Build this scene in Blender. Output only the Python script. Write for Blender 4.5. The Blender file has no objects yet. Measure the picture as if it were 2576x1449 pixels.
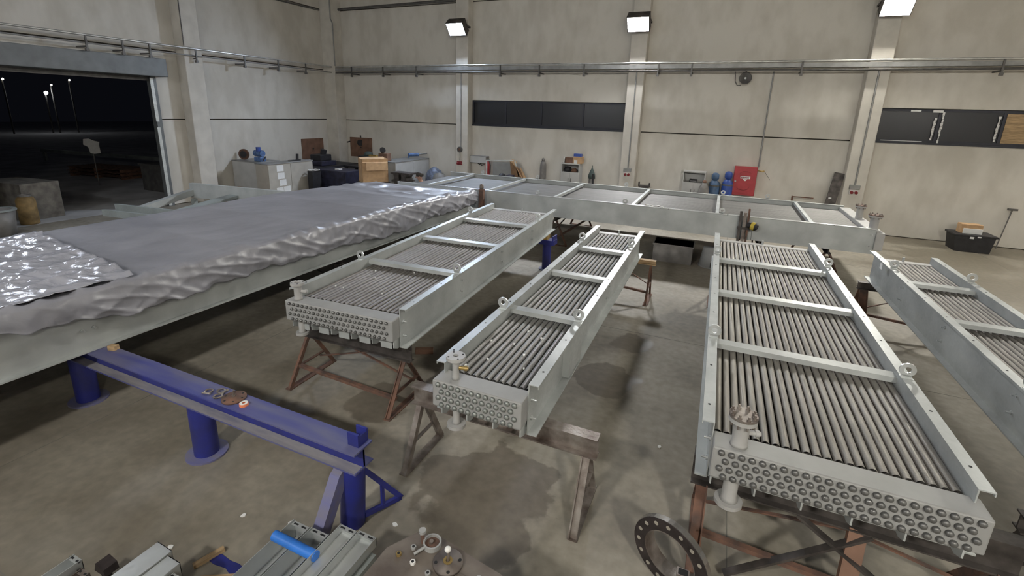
import bpy, bmesh, math, random
from mathutils import Vector, Matrix, noise

# ------------------------------------------------------------------ camera
C = bpy.context.scene.collection
SC = bpy.context.scene
PI = math.pi
random.seed(7)
W_IMG, H_IMG = 2576, 1449
CAM_H = 3.2
yaw, pitch, roll, FPX = -0.4100197, 0.25901387, -0.02928008, 1202.694
PPX, PPY = 1280.1, 601.2
cd = bpy.data.cameras.new('camera'); cam = bpy.data.objects.new('camera', cd); C.objects.link(cam)
fw = Vector((math.sin(yaw) * math.cos(pitch), math.cos(yaw) * math.cos(pitch), -math.sin(pitch)))
rt = Vector((math.cos(yaw), -math.sin(yaw), 0)); dn = fw.cross(rt)
r2 = math.cos(roll) * rt + math.sin(roll) * dn; d2 = -math.sin(roll) * rt + math.cos(roll) * dn
cam.matrix_world = Matrix((( r2.x, -d2.x, -fw.x, 0), (r2.y, -d2.y, -fw.y, 0), (r2.z, -d2.z, -fw.z, CAM_H), (0, 0, 0, 1)))
cd.sensor_fit = 'HORIZONTAL'; cd.sensor_width = 36.0; cd.lens = FPX / W_IMG * 36.0
cd.shift_x = (W_IMG / 2 - PPX) / W_IMG; cd.shift_y = (PPY - H_IMG / 2) / W_IMG
cd.clip_start = 0.05; cd.clip_end = 400
SC.camera = cam

# ------------------------------------------------------------------ world (night) and exposure
wd = bpy.data.worlds.new('night_sky'); SC.world = wd; wd.use_nodes = True
wd.node_tree.nodes['Background'].inputs[0].default_value = (0.010, 0.011, 0.016, 1)
wd.node_tree.nodes['Background'].inputs[1].default_value = 0.25
SC.view_settings.view_transform = 'Standard'; SC.view_settings.look = 'None'
SC.view_settings.exposure = 0.0; SC.view_settings.gamma = 1.0; SC.view_settings.use_curve_mapping = False
SC.cycles.use_denoising = True
SC.cycles.sample_clamp_indirect = 6.0
SC.cycles.max_bounces = 8; SC.cycles.diffuse_bounces = 5; SC.cycles.glossy_bounces = 3

# floodlights: (x, y, z, turned by degrees, colour, strength); the lamps themselves are built further down
LAMP_W = 540.0
LAMPS = [(-9.34, 16.6, 6.15, 0, (0.66, 0.79, 1.0), 1.05), (-2.89, 16.6, 6.05, 0, (0.97, 0.98, 1.0), 1.15),
         (3.60, 16.6, 6.20, 0, (1.0, 0.97, 0.88), 1.15), (10.05, 16.6, 6.15, 0, (1.0, 0.97, 0.88), 1.4),
         (-9.34, -4.2, 6.1, 180, (0.92, 0.95, 1.0), 0.50), (-2.89, -4.2, 6.1, 180, (1.0, 0.97, 0.9), 0.85),
         (3.60, -4.2, 6.1, 180, (1.0, 0.96, 0.86), 1.05), (10.05, -4.2, 6.1, 180, (1.0, 0.97, 0.9), 0.55), (-15.6, 3.58, 6.25, 90, (0.74, 0.84, 1.0), 0.40)]

# ------------------------------------------------------------------ materials
MATS = {}
def nd(nt, t, **kw):
    n = nt.nodes.new(t)
    for k, v in kw.items(): setattr(n, k, v)
    return n
def mat(name, col, rough=0.5, metal=0.0, var=0.12, scale=6.0, bump=0.0, bscale=60.0, spec=0.5, stretch=None, col2=None, detail=5.0):
    """principled with noise-driven colour variation between col and col2"""
    m = bpy.data.materials.new(name); m.use_nodes = True; nt = m.node_tree
    b = nt.nodes['Principled BSDF']
    tc = nd(nt, 'ShaderNodeTexCoord'); mp = nd(nt, 'ShaderNodeMapping')
    nt.links.new(tc.outputs['Object'], mp.inputs[0])
    if stretch: mp.inputs['Scale'].default_value = stretch
    n = nd(nt, 'ShaderNodeTexNoise'); n.inputs['Scale'].default_value = scale; n.inputs['Detail'].default_value = detail
    nt.links.new(mp.outputs[0], n.inputs['Vector'])
    cr = nd(nt, 'ShaderNodeValToRGB')
    c2 = col2 if col2 else tuple(max(0, c * (1 - 2.2 * var)) for c in col)
    cr.color_ramp.elements[0].position = 0.32; cr.color_ramp.elements[1].position = 0.68
    cr.color_ramp.elements[0].color = (*c2, 1)
    cr.color_ramp.elements[1].color = (*[min(1, c * (1 + var)) for c in col], 1)
    nt.links.new(n.outputs['Fac'], cr.inputs[0]); nt.links.new(cr.outputs[0], b.inputs['Base Color'])
    b.inputs['Roughness'].default_value = rough; b.inputs['Metallic'].default_value = metal
    b.inputs['Specular IOR Level'].default_value = spec
    if bump:
        n2 = nd(nt, 'ShaderNodeTexNoise'); n2.inputs['Scale'].default_value = bscale; n2.inputs['Detail'].default_value = 4
        nt.links.new(mp.outputs[0], n2.inputs['Vector'])
        bp = nd(nt, 'ShaderNodeBump'); bp.inputs['Strength'].default_value = bump; bp.inputs['Distance'].default_value = 0.01
        nt.links.new(n2.outputs['Fac'], bp.inputs['Height']); nt.links.new(bp.outputs[0], b.inputs['Normal'])
    MATS[name] = m
    return m
def galv_mat(name, col, rough, metal):
    m = mat(name, col, rough, metal, 0.10, 2.2)
    nt = m.node_tree; b = nt.nodes['Principled BSDF']
    tc = nd(nt, 'ShaderNodeTexCoord'); v = nd(nt, 'ShaderNodeTexVoronoi'); v.inputs['Scale'].default_value = 45
    nt.links.new(tc.outputs['Object'], v.inputs['Vector'])
    mr = nd(nt, 'ShaderNodeMapRange'); mr.inputs[3].default_value = rough - 0.08; mr.inputs[4].default_value = rough + 0.12
    nt.links.new(v.outputs['Color'], mr.inputs[0]); nt.links.new(mr.outputs[0], b.inputs['Roughness'])
    return m
galv_mat('galvanised', (0.435, 0.455, 0.45), 0.42, 0.3)
galv_mat('galvanised_dull', (0.30, 0.33, 0.325), 0.55, 0.3)
galv_mat('galvanised_bright', (0.60, 0.62, 0.62), 0.34, 0.65)
mat('header_paint', (0.285, 0.285, 0.28), 0.55, 0.0, 0.05, 5)
mat('header_paint_white', (0.36, 0.355, 0.345), 0.5, 0.0, 0.05, 5)
mat('plug_steel', (0.14, 0.14, 0.138), 0.34, 0.45, 0.1, 20)
mat('plug_pale', (0.22, 0.235, 0.225), 0.36, 0.4, 0.1, 20)
mat('rust', (0.145, 0.075, 0.05), 0.85, 0.1, 0.25, 9, 0.4, 40, col2=(0.075, 0.05, 0.042))
mat('dark_steel', (0.085, 0.075, 0.07), 0.55, 0.5, 0.25, 7, 0.2, 40)
mat('worn_steel', (0.26, 0.235, 0.215), 0.45, 0.6, 0.25, 8, 0.2, 50, col2=(0.13, 0.10, 0.085))
mat('flange_dark', (0.055, 0.045, 0.045), 0.45, 0.5, 0.2, 14)
mat('machined_steel', (0.50, 0.48, 0.46), 0.25, 0.9, 0.08, 20)
mat('blue_paint', (0.018, 0.024, 0.19), 0.42, 0.0, 0.15, 5, col2=(0.022, 0.026, 0.13))
mat('blue_paint_dusty', (0.10, 0.105, 0.24), 0.6, 0.0, 0.2, 4, col2=(0.16, 0.15, 0.19), stretch=(0.7, 3, 3))
mat('blue_worn', (0.04, 0.048, 0.19), 0.5, 0.0, 0.15, 2.2, col2=(0.125, 0.125, 0.20), stretch=(0.5, 3, 3))
mat('dust_grey', (0.25, 0.235, 0.235), 0.9, 0.0, 0.1, 4, col2=(0.15, 0.145, 0.19), stretch=(0.6, 3, 3))
mat('bright_blue_plastic', (0.03, 0.17, 0.60), 0.4, 0.0, 0.1, 10)
mat('machine_blue', (0.09, 0.17, 0.36), 0.5, 0.1, 0.2, 12)
mat('cylinder_blue', (0.03, 0.075, 0.33), 0.42, 0.0, 0.12, 6)
mat('cylinder_teal', (0.07, 0.13, 0.24), 0.45, 0.0, 0.15, 6)
mat('bag_blue', (0.13, 0.16, 0.24), 0.45, 0.0, 0.3, 9, 0.6, 14, col2=(0.06, 0.065, 0.08))
mat('cylinder_grey', (0.19, 0.18, 0.17), 0.55, 0.1, 0.12, 6)
mat('cabinet_red', (0.40, 0.035, 0.045), 0.45, 0.0, 0.06, 5)
mat('dark_red', (0.20, 0.02, 0.025), 0.5, 0.0, 0.1, 5)
mat('cardboard', (0.50, 0.325, 0.18), 0.85, 0.0, 0.08, 7)
mat('cardboard_dark', (0.26, 0.155, 0.085), 0.85, 0.0, 0.1, 7)
mat('hardboard_brown', (0.185, 0.10, 0.065), 0.75, 0.0, 0.15, 4)
mat('wood', (0.42, 0.29, 0.16), 0.75, 0.0, 0.18, 6, stretch=(1, 8, 8))
mat('yellow_wood', (0.42, 0.27, 0.075), 0.75, 0.0, 0.18, 6)
mat('white_panel', (0.46, 0.46, 0.45), 0.55, 0.0, 0.05, 3)
mat('beige_panel', (0.40, 0.375, 0.33), 0.6, 0.0, 0.05, 3)
mat('paper', (0.75, 0.75, 0.74), 0.8, 0.0, 0.03, 8)
mat('black_rubber', (0.018, 0.017, 0.02), 0.6, 0.0, 0.2, 8)
mat('navy_dark', (0.022, 0.022, 0.045), 0.5, 0.0, 0.25, 6)
mat('hole_black', (0.006, 0.006, 0.007), 0.8, 0.0, 0.05, 8)
mat('window_frame_navy', (0.028, 0.030, 0.042), 0.5, 0.2, 0.1, 6)
mat('pipe_grey', (0.27, 0.27, 0.265), 0.45, 0.3, 0.12, 5)
mat('pipe_bright', (0.62, 0.62, 0.60), 0.3, 0.7, 0.1, 5)
mat('pipe_dark', (0.12, 0.115, 0.11), 0.5, 0.3, 0.15, 5)
mat('shutter_grey', (0.155, 0.165, 0.17), 0.5, 0.3, 0.08, 4)
mat('jamb_white', (0.62, 0.64, 0.62), 0.4, 0.2, 0.1, 8)
mat('yellow_paint', (0.55, 0.42, 0.06), 0.5, 0.0, 0.15, 8)
mat('yellow_rust', (0.235, 0.155, 0.06), 0.7, 0.0, 0.2, 6)
mat('plastic_white', (0.70, 0.69, 0.67), 0.4, 0.0, 0.05, 8)
mat('tape_orange', (0.75, 0.22, 0.10), 0.5, 0.0, 0.05, 8)
mat('brass', (0.42, 0.30, 0.12), 0.4, 0.7, 0.1, 12)
mat('green_canvas', (0.065, 0.09, 0.085), 0.8, 0.0, 0.15, 8)
mat('skin', (0.40, 0.235, 0.17), 0.55, 0.0, 0.06, 10)
mat('hair_dark', (0.035, 0.027, 0.02), 0.6, 0.0, 0.2, 30)
mat('shirt_grey', (0.50, 0.50, 0.53), 0.85, 0.0, 0.06, 10)
mat('trousers_dark', (0.05, 0.05, 0.065), 0.85, 0.0, 0.1, 10)
mat('block_concrete', (0.16, 0.145, 0.125), 0.9, 0.0, 0.2, 5, 0.3, 30)
mat('yard_concrete', (0.50, 0.50, 0.51), 0.9, 0.0, 0.12, 1.2, 0.2, 20)
mat('ceiling_paint', (0.46, 0.45, 0.43), 0.9, 0.0, 0.06, 2)
mat('joint_sealant', (0.16, 0.15, 0.13), 0.9, 0.0, 0.15, 3)
mat('column_concrete', (0.60, 0.57, 0.515), 0.85, 0.0, 0.06, 2.5, 0.1, 25)

def tube_mat(name, col, col2):
    """finned tube: fine rings across the tube, rough aluminium"""
    m = mat(name, col, 0.42, 0.55, 0.1, 3.0, col2=col2, stretch=(14, 0.6, 14))
    nt = m.node_tree; b = nt.nodes['Principled BSDF']
    tc = nd(nt, 'ShaderNodeTexCoord'); wv = nd(nt, 'ShaderNodeTexWave'); wv.bands_direction = 'Y'
    wv.inputs['Scale'].default_value = 60
    nt.links.new(tc.outputs['Object'], wv.inputs['Vector'])
    bp = nd(nt, 'ShaderNodeBump'); bp.inputs['Strength'].default_value = 0.35; bp.inputs['Distance'].default_value = 0.004
    nt.links.new(wv.outputs['Fac'], bp.inputs['Height']); nt.links.new(bp.outputs[0], b.inputs['Normal'])
    return m
tube_mat('tube_fins', (0.265, 0.262, 0.255), (0.17, 0.167, 0.162))
tube_mat('tube_fins_warm', (0.30, 0.285, 0.26), (0.215, 0.20, 0.18))
tube_mat('tube_fins_brown', (0.205, 0.19, 0.178), (0.14, 0.13, 0.12))

def wall_mat():
    m = bpy.data.materials.new('wall_concrete'); m.use_nodes = True; nt = m.node_tree; b = nt.nodes['Principled BSDF']
    tc = nd(nt, 'ShaderNodeTexCoord')
    n1 = nd(nt, 'ShaderNodeTexNoise'); n1.inputs['Scale'].default_value = 0.45; n1.inputs['Detail'].default_value = 5
    mp = nd(nt, 'ShaderNodeMapping'); mp.inputs['Scale'].default_value = (1.1, 1.1, 0.55)
    n2 = nd(nt, 'ShaderNodeTexNoise'); n2.inputs['Scale'].default_value = 2.2; n2.inputs['Detail'].default_value = 6
    nt.links.new(tc.outputs['Object'], n1.inputs['Vector']); nt.links.new(tc.outputs['Object'], mp.inputs[0]); nt.links.new(mp.outputs[0], n2.inputs['Vector'])
    mx = nd(nt, 'ShaderNodeMath', operation='ADD'); nt.links.new(n1.outputs['Fac'], mx.inputs[0]); nt.links.new(n2.outputs['Fac'], mx.inputs[1])
    cr = nd(nt, 'ShaderNodeValToRGB'); e = cr.color_ramp.elements
    e[0].position = 0.72; e[0].color = (0.535, 0.505, 0.45, 1); e[1].position = 1.0; e[1].color = (0.635, 0.605, 0.55, 1)
    sc = nd(nt, 'ShaderNodeMath', operation='MULTIPLY'); sc.inputs[1].default_value = 0.9
    nt.links.new(mx.outputs[0], sc.inputs[0]); nt.links.new(sc.outputs[0], cr.inputs[0]); nt.links.new(cr.outputs[0], b.inputs['Base Color'])
    b.inputs['Roughness'].default_value = 0.85
    n3 = nd(nt, 'ShaderNodeTexNoise'); n3.inputs['Scale'].default_value = 30; nt.links.new(tc.outputs['Object'], n3.inputs['Vector'])
    bp = nd(nt, 'ShaderNodeBump'); bp.inputs['Strength'].default_value = 0.12; bp.inputs['Distance'].default_value = 0.01
    nt.links.new(n3.outputs['Fac'], bp.inputs['Height']); nt.links.new(bp.outputs[0], b.inputs['Normal'])
    MATS['wall_concrete'] = m
wall_mat()

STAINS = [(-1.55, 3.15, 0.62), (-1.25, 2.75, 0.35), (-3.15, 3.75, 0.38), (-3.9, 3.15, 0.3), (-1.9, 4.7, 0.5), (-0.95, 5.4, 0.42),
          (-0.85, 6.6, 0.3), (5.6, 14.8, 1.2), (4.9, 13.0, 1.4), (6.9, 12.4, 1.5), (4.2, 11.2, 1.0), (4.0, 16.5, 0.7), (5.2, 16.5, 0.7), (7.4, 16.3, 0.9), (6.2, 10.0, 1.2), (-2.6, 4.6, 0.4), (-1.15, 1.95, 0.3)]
def floor_mat():
    m = bpy.data.materials.new('floor_concrete'); m.use_nodes = True; nt = m.node_tree; b = nt.nodes['Principled BSDF']
    tc = nd(nt, 'ShaderNodeTexCoord')
    def noi(s, d=6, dist=0.0):
        n = nd(nt, 'ShaderNodeTexNoise'); n.inputs['Scale'].default_value = s; n.inputs['Detail'].default_value = d
        n.inputs['Distortion'].default_value = dist
        nt.links.new(tc.outputs['Object'], n.inputs['Vector']); return n
    base = nd(nt, 'ShaderNodeValToRGB'); e = base.color_ramp.elements
    e[0].position = 0.35; e[0].color = (0.20, 0.178, 0.143, 1); e[1].position = 0.68; e[1].color = (0.325, 0.295, 0.25, 1)
    n1 = noi(0.7, 8, 0.4); nt.links.new(n1.outputs['Fac'], base.inputs[0])
    # spilled-oil and water stains with ragged outlines
    wob = noi(2.3, 9); wm = nd(nt, 'ShaderNodeMath', operation='MULTIPLY_ADD'); wm.inputs[1].default_value = 1.7; wm.inputs[2].default_value = -0.85
    nt.links.new(wob.outputs['Fac'], wm.inputs[0])
    last = None
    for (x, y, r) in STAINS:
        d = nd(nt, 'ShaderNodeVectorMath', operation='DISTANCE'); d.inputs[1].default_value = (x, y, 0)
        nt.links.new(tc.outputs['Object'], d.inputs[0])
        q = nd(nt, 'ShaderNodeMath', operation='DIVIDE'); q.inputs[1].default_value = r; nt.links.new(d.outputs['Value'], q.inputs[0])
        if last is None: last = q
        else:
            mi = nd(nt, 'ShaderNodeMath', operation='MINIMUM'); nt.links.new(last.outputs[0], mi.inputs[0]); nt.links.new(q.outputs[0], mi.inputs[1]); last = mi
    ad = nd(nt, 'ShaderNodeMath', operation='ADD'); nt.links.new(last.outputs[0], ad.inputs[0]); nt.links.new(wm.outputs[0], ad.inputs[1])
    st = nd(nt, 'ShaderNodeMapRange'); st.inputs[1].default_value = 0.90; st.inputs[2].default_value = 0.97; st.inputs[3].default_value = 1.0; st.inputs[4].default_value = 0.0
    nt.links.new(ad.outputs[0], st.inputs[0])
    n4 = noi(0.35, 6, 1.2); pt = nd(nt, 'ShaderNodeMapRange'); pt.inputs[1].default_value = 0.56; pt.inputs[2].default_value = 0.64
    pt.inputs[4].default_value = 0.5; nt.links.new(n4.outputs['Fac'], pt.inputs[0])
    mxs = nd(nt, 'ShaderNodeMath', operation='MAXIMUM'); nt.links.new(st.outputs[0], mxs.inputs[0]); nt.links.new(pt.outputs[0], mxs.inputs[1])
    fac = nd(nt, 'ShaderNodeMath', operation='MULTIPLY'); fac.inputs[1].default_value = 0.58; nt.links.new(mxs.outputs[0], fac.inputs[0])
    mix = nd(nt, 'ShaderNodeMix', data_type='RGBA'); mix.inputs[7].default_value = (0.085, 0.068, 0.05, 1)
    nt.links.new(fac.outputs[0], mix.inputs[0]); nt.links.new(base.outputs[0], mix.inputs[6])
    for (dx, dy, da, db, df) in ((-5.2, 1.2, 2.2, 4.0, 0.42), (6.4, 13.2, 2.6, 4.6, 0.62)):   # old dirt trodden into the concrete
        dv = nd(nt, 'ShaderNodeVectorMath', operation='DISTANCE'); dv.inputs[1].default_value = (dx, dy, 0); nt.links.new(tc.outputs['Object'], dv.inputs[0])
        dm = nd(nt, 'ShaderNodeMath', operation='ADD'); nt.links.new(dv.outputs['Value'], dm.inputs[0]); nt.links.new(wm.outputs[0], dm.inputs[1])
        dr = nd(nt, 'ShaderNodeMapRange'); dr.inputs[1].default_value = da; dr.inputs[2].default_value = db; dr.inputs[3].default_value = df; dr.inputs[4].default_value = 0.0
        nt.links.new(dm.outputs[0], dr.inputs[0])
        mix2 = nd(nt, 'ShaderNodeMix', data_type='RGBA'); mix2.inputs[7].default_value = (0.115, 0.098, 0.068, 1)
        nt.links.new(dr.outputs[0], mix2.inputs[0]); nt.links.new(mix.outputs[2], mix2.inputs[6]); mix = mix2
    n5 = noi(11, 4); sp = nd(nt, 'ShaderNodeMapRange'); sp.inputs[1].default_value = 0.3; sp.inputs[2].default_value = 0.7; sp.inputs[3].default_value = 0.85; sp.inputs[4].default_value = 1.12
    nt.links.new(n5.outputs['Fac'], sp.inputs[0])
    vm = nd(nt, 'ShaderNodeVectorMath', operation='SCALE'); nt.links.new(mix.outputs[2], vm.inputs[0]); nt.links.new(sp.outputs[0], vm.inputs['Scale'])
    nt.links.new(vm.outputs[0], b.inputs['Base Color'])
    rg = nd(nt, 'ShaderNodeMapRange'); rg.inputs[3].default_value = 0.72; rg.inputs[4].default_value = 0.52
    nt.links.new(mxs.outputs[0], rg.inputs[0]); nt.links.new(rg.outputs[0], b.inputs['Roughness'])
    bp = nd(nt, 'ShaderNodeBump'); bp.inputs['Strength'].default_value = 0.12; bp.inputs['Distance'].default_value = 0.01
    nt.links.new(n5.outputs['Fac'], bp.inputs['Height']); nt.links.new(bp.outputs[0], b.inputs['Normal'])
    MATS['floor_concrete'] = m
floor_mat()

def film_mat(name, col, rough, bump, scale):
    m = mat(name, col, rough, 0.0, 0.08, 1.5, spec=0.7)
    nt = m.node_tree; b = nt.nodes['Principled BSDF']
    tc = nd(nt, 'ShaderNodeTexCoord'); n = nd(nt, 'ShaderNodeTexNoise'); n.inputs['Scale'].default_value = scale; n.inputs['Detail'].default_value = 5
    n.inputs['Distortion'].default_value = 0.8
    nt.links.new(tc.outputs['Object'], n.inputs['Vector'])
    bp = nd(nt, 'ShaderNodeBump'); bp.inputs['Strength'].default_value = bump; bp.inputs['Distance'].default_value = 0.03
    nt.links.new(n.outputs['Fac'], bp.inputs['Height']); nt.links.new(bp.outputs[0], b.inputs['Normal'])
    return m
film_mat('plastic_film', (0.255, 0.255, 0.285), 0.36, 0.25, 5)
film_mat('shiny_film', (0.36, 0.36, 0.40), 0.16, 0.5, 9)

def glass_mat():
    m = bpy.data.materials.new('window_glass_night'); m.use_nodes = True; nt = m.node_tree; b = nt.nodes['Principled BSDF']
    b.inputs['Base Color'].default_value = (0.022, 0.023, 0.028, 1); b.inputs['Roughness'].default_value = 0.22
    b.inputs['Specular IOR Level'].default_value = 0.5
    tc = nd(nt, 'ShaderNodeTexCoord'); n = nd(nt, 'ShaderNodeTexNoise'); n.inputs['Scale'].default_value = 3
    nt.links.new(tc.outputs['Object'], n.inputs['Vector'])
    mr = nd(nt, 'ShaderNodeMapRange'); mr.inputs[3].default_value = 0.275; mr.inputs[4].default_value = 0.285
    nt.links.new(n.outputs['Fac'], mr.inputs[0]); nt.links.new(mr.outputs[0], b.inputs['Roughness'])
    MATS['window_glass_night'] = m
glass_mat()
def emis(name, col, s):
    m = bpy.data.materials.new(name); m.use_nodes = True; nt = m.node_tree
    b = nt.nodes['Principled BSDF']; b.inputs['Emission Color'].default_value = (*col, 1); b.inputs['Emission Strength'].default_value = s
    b.inputs['Base Color'].default_value = (0.8, 0.8, 0.8, 1)
    MATS[name] = m; return m

# ------------------------------------------------------------------ mesh builder
class MB:
    def __init__(s): s.v = []; s.f = []; s.sm = []
    def add(s, vs, fs, smooth=False):
        o = len(s.v); s.v += [tuple(v) for v in vs]
        for f in fs: s.f.append([i + o for i in f]); s.sm.append(smooth)
        return s
    def box(s, x0, x1, y0, y1, z0, z1, M=None):
        vs = [Vector(p) for p in ((x0, y0, z0), (x1, y0, z0), (x1, y1, z0), (x0, y1, z0), (x0, y0, z1), (x1, y0, z1), (x1, y1, z1), (x0, y1, z1))]
        if M is not None: vs = [M @ v for v in vs]
        return s.add(vs, [(0, 3, 2, 1), (4, 5, 6, 7), (0, 1, 5, 4), (1, 2, 6, 5), (2, 3, 7, 6), (3, 0, 4, 7)])
    def bar(s, a, b, w, h, up=(0, 0, 1)):
        """rectangular bar from a to b"""
        a, b = Vector(a), Vector(b); d = (b - a); L = d.length; d.normalize()
        u = Vector(up)
        if abs(u.dot(d)) > 0.98: u = Vector((0, 1, 0))
        x = d.cross(u).normalized(); z = x.cross(d)
        M = Matrix(((x.x, d.x, z.x, a.x), (x.y, d.y, z.y, a.y), (x.z, d.z, z.z, a.z), (0, 0, 0, 1)))
        return s.box(-w / 2, w / 2, 0, L, -h / 2, h / 2, M)
    def cyl(s, a, b, r, n=12, rb=None, caps=True, smooth=True):
        a, b = Vector(a), Vector(b); rb = r if rb is None else rb
        d = (b - a).normalized(); u = Vector((0, 0, 1)) if abs(d.z) < 0.9 else Vector((1, 0, 0))
        x = d.cross(u).normalized(); y = d.cross(x)
        vs = [a + r * (x * math.cos(2 * PI * i / n) + y * math.sin(2 * PI * i / n)) for i in range(n)]
        vs += [b + rb * (x * math.cos(2 * PI * i / n) + y * math.sin(2 * PI * i / n)) for i in range(n)]
        s.add(vs, [(i, i + n, (i + 1) % n + n, (i + 1) % n) for i in range(n)], smooth)
        if caps: s.add(vs, [tuple(range(n)), tuple(range(2 * n - 1, n - 1, -1))])
        return s
    def lathe(s, prof, n=16, M=None, smooth=True):
        """profile of (r, z), around z"""
        vs = []; fs = []
        for (r, z) in prof:
            for i in range(n): vs.append(Vector((r * math.cos(2 * PI * i / n), r * math.sin(2 * PI * i / n), z)))
        for k in range(len(prof) - 1):
            for i in range(n): fs.append((k * n + i, k * n + (i + 1) % n, (k + 1) * n + (i + 1) % n, (k + 1) * n + i))
        if prof[0][0] > 1e-5: fs.append(tuple(range(n - 1, -1, -1)))
        if prof[-1][0] > 1e-5: fs.append(tuple(range((len(prof) - 1) * n, len(prof) * n)))
        if M is not None: vs = [M @ v for v in vs]
        return s.add(vs, fs, smooth)
    def ring(s, r0, r1, h, n=24, M=None):
        """flat ring, axis z, from z=0 to h"""
        vs = []
        for (r, z) in ((r0, 0), (r1, 0), (r1, h), (r0, h)):
            for i in range(n): vs.append(Vector((r * math.cos(2 * PI * i / n), r * math.sin(2 * PI * i / n), z)))
        fs = []
        for k in range(4):
            for i in range(n): fs.append((k * n + i, k * n + (i + 1) % n, ((k + 1) % 4) * n + (i + 1) % n, ((k + 1) % 4) * n + i))
        if M is not None: vs = [M @ v for v in vs]
        return s.add(vs, fs)
    def prism(s, poly, axis, a, b, M=None):
        """2-D polygon extruded along axis ('x','y','z') from a to b"""
        n = len(poly); vs = []
        for t in (a, b):
            for (p, q) in poly:
                vs.append(Vector({'x': (t, p, q), 'y': (p, t, q), 'z': (p, q, t)}[axis]))
        if M is not None: vs = [M @ v for v in vs]
        return s.add(vs, [tuple(range(n)), tuple(range(2 * n - 1, n - 1, -1))] + [(i, i + n, (i + 1) % n + n, (i + 1) % n) for i in range(n)])
    def path(s, pts, r, n=8):
        for a, b in zip(pts[:-1], pts[1:]): s.cyl(a, b, r, n)
        return s
    def mesh(s, name):
        me = bpy.data.meshes.new(name); me.from_pydata(s.v, [], s.f); me.validate()
        bm = bmesh.new(); bm.from_mesh(me); bmesh.ops.recalc_face_normals(bm, faces=bm.faces); bm.to_mesh(me); bm.free()
        if len(me.polygons) == len(s.sm): me.polygons.foreach_set('use_smooth', s.sm)
        return me
    def build(s, name, m, parent=None, bevel=0.0, loc=None):
        me = s.mesh(name); me.materials.append(MATS[m]); o = bpy.data.objects.new(name, me); C.objects.link(o)
        if parent is not None: o.parent = parent
        if loc: o.location = loc
        if bevel:
            bv = o.modifiers.new('bevel', 'BEVEL'); bv.width = bevel; bv.segments = 2; bv.limit_method = 'ANGLE'
        return o
def place(me, name, parent, loc=(0, 0, 0), rot=(0, 0, 0)):
    o = bpy.data.objects.new(name, me); C.objects.link(o); o.parent = parent; o.location = loc; o.rotation_euler = rot
    return o
def tag(o, label, cat, group=None):
    o['label'] = label; o['category'] = cat
    if group: o['group'] = group
    return o
def thing(name, label, cat, loc=(0, 0, 0), rz=0.0, group=None):
    o = bpy.data.objects.new(name, None); C.objects.link(o); o.location = loc; o.rotation_euler = (0, 0, rz); o.empty_display_size = 0.1
    return tag(o, label, cat, group)
def struct(o, label=None):
    o['kind'] = 'structure'
    if label: o['label'] = label
    return o
def mm(name, m, mb):
    me = mb.mesh(name); me.materials.append(MATS[m]); return me

# ------------------------------------------------------------------ the hall
XL, XR, YF, YB, ZC = -16.0, 11.0, -4.6, 17.0, 9.5
fl_o = struct(MB().box(XL - 0.2, XR + 0.2, YF - 0.2, YB + 0.2, -0.2, 0).build('floor', 'floor_concrete'), 'stained grey-brown concrete workshop floor')
for xj in (-11.5, -5.55, 0.42, 6.4): MB().box(xj - 0.004, xj + 0.004, YF, YB, -0.003, 0.0012).build('saw_cut', 'joint_sealant', fl_o)
for yj in (1.0, 6.95, 12.9): MB().box(XL, XR, yj - 0.004, yj + 0.004, -0.003, 0.0012).build('saw_cut', 'joint_sealant', fl_o)
struct(MB().box(XL - 0.2, XR + 0.2, YF - 0.2, YB + 0.2, ZC, ZC + 0.2).build('ceiling', 'ceiling_paint'), 'pale ceiling of the hall')
COLX = [-9.34, -2.89, 3.60, 10.05]
CW, CDEP = 0.52, 0.4
def panels(parent, rects, axis, at, th):
    """each precast panel is a child; rects (a0, a1, z0, z1) along the wall"""
    g = 0.016
    for (a0, a1, z0, z1) in rects:
        mb = MB()
        lo, hi = (at, at + th) if th > 0 else (at + th, at)
        if axis == 'x': mb.box(a0 + g, a1 - g, lo, hi, z0 + g, z1 - g)
        else: mb.box(lo, hi, a0 + g, a1 - g, z0 + g, z1 - g)
        mb.build('panel', 'wall_concrete', parent, bevel=0.012)
ZJ, ZW = 2.68, 3.60
wb = struct(MB().box(XL - 0.2, XR + 0.2, YB + 0.16, YB + 0.2, 0, ZC).build('wall_back', 'joint_sealant'), 'precast concrete back wall with columns and strip windows')
# cut nothing: the backing sits behind the panels; window panes stand in front of it
bays = [XL] + COLX + [XR]
rects = []
for i in range(5):
    a0, a1 = bays[i], bays[i + 1]
    rects += [(a0, a1, 0, ZJ), (a0, a1, 4.72, 7.1), (a0, a1, 7.1, ZC)]
    rects.append((a0, a1, ZW, 4.72) if i in (1, 3) else (a0, a1, ZJ, 4.72))
panels(wb, rects, 'x', YB, 0.16)
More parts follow.
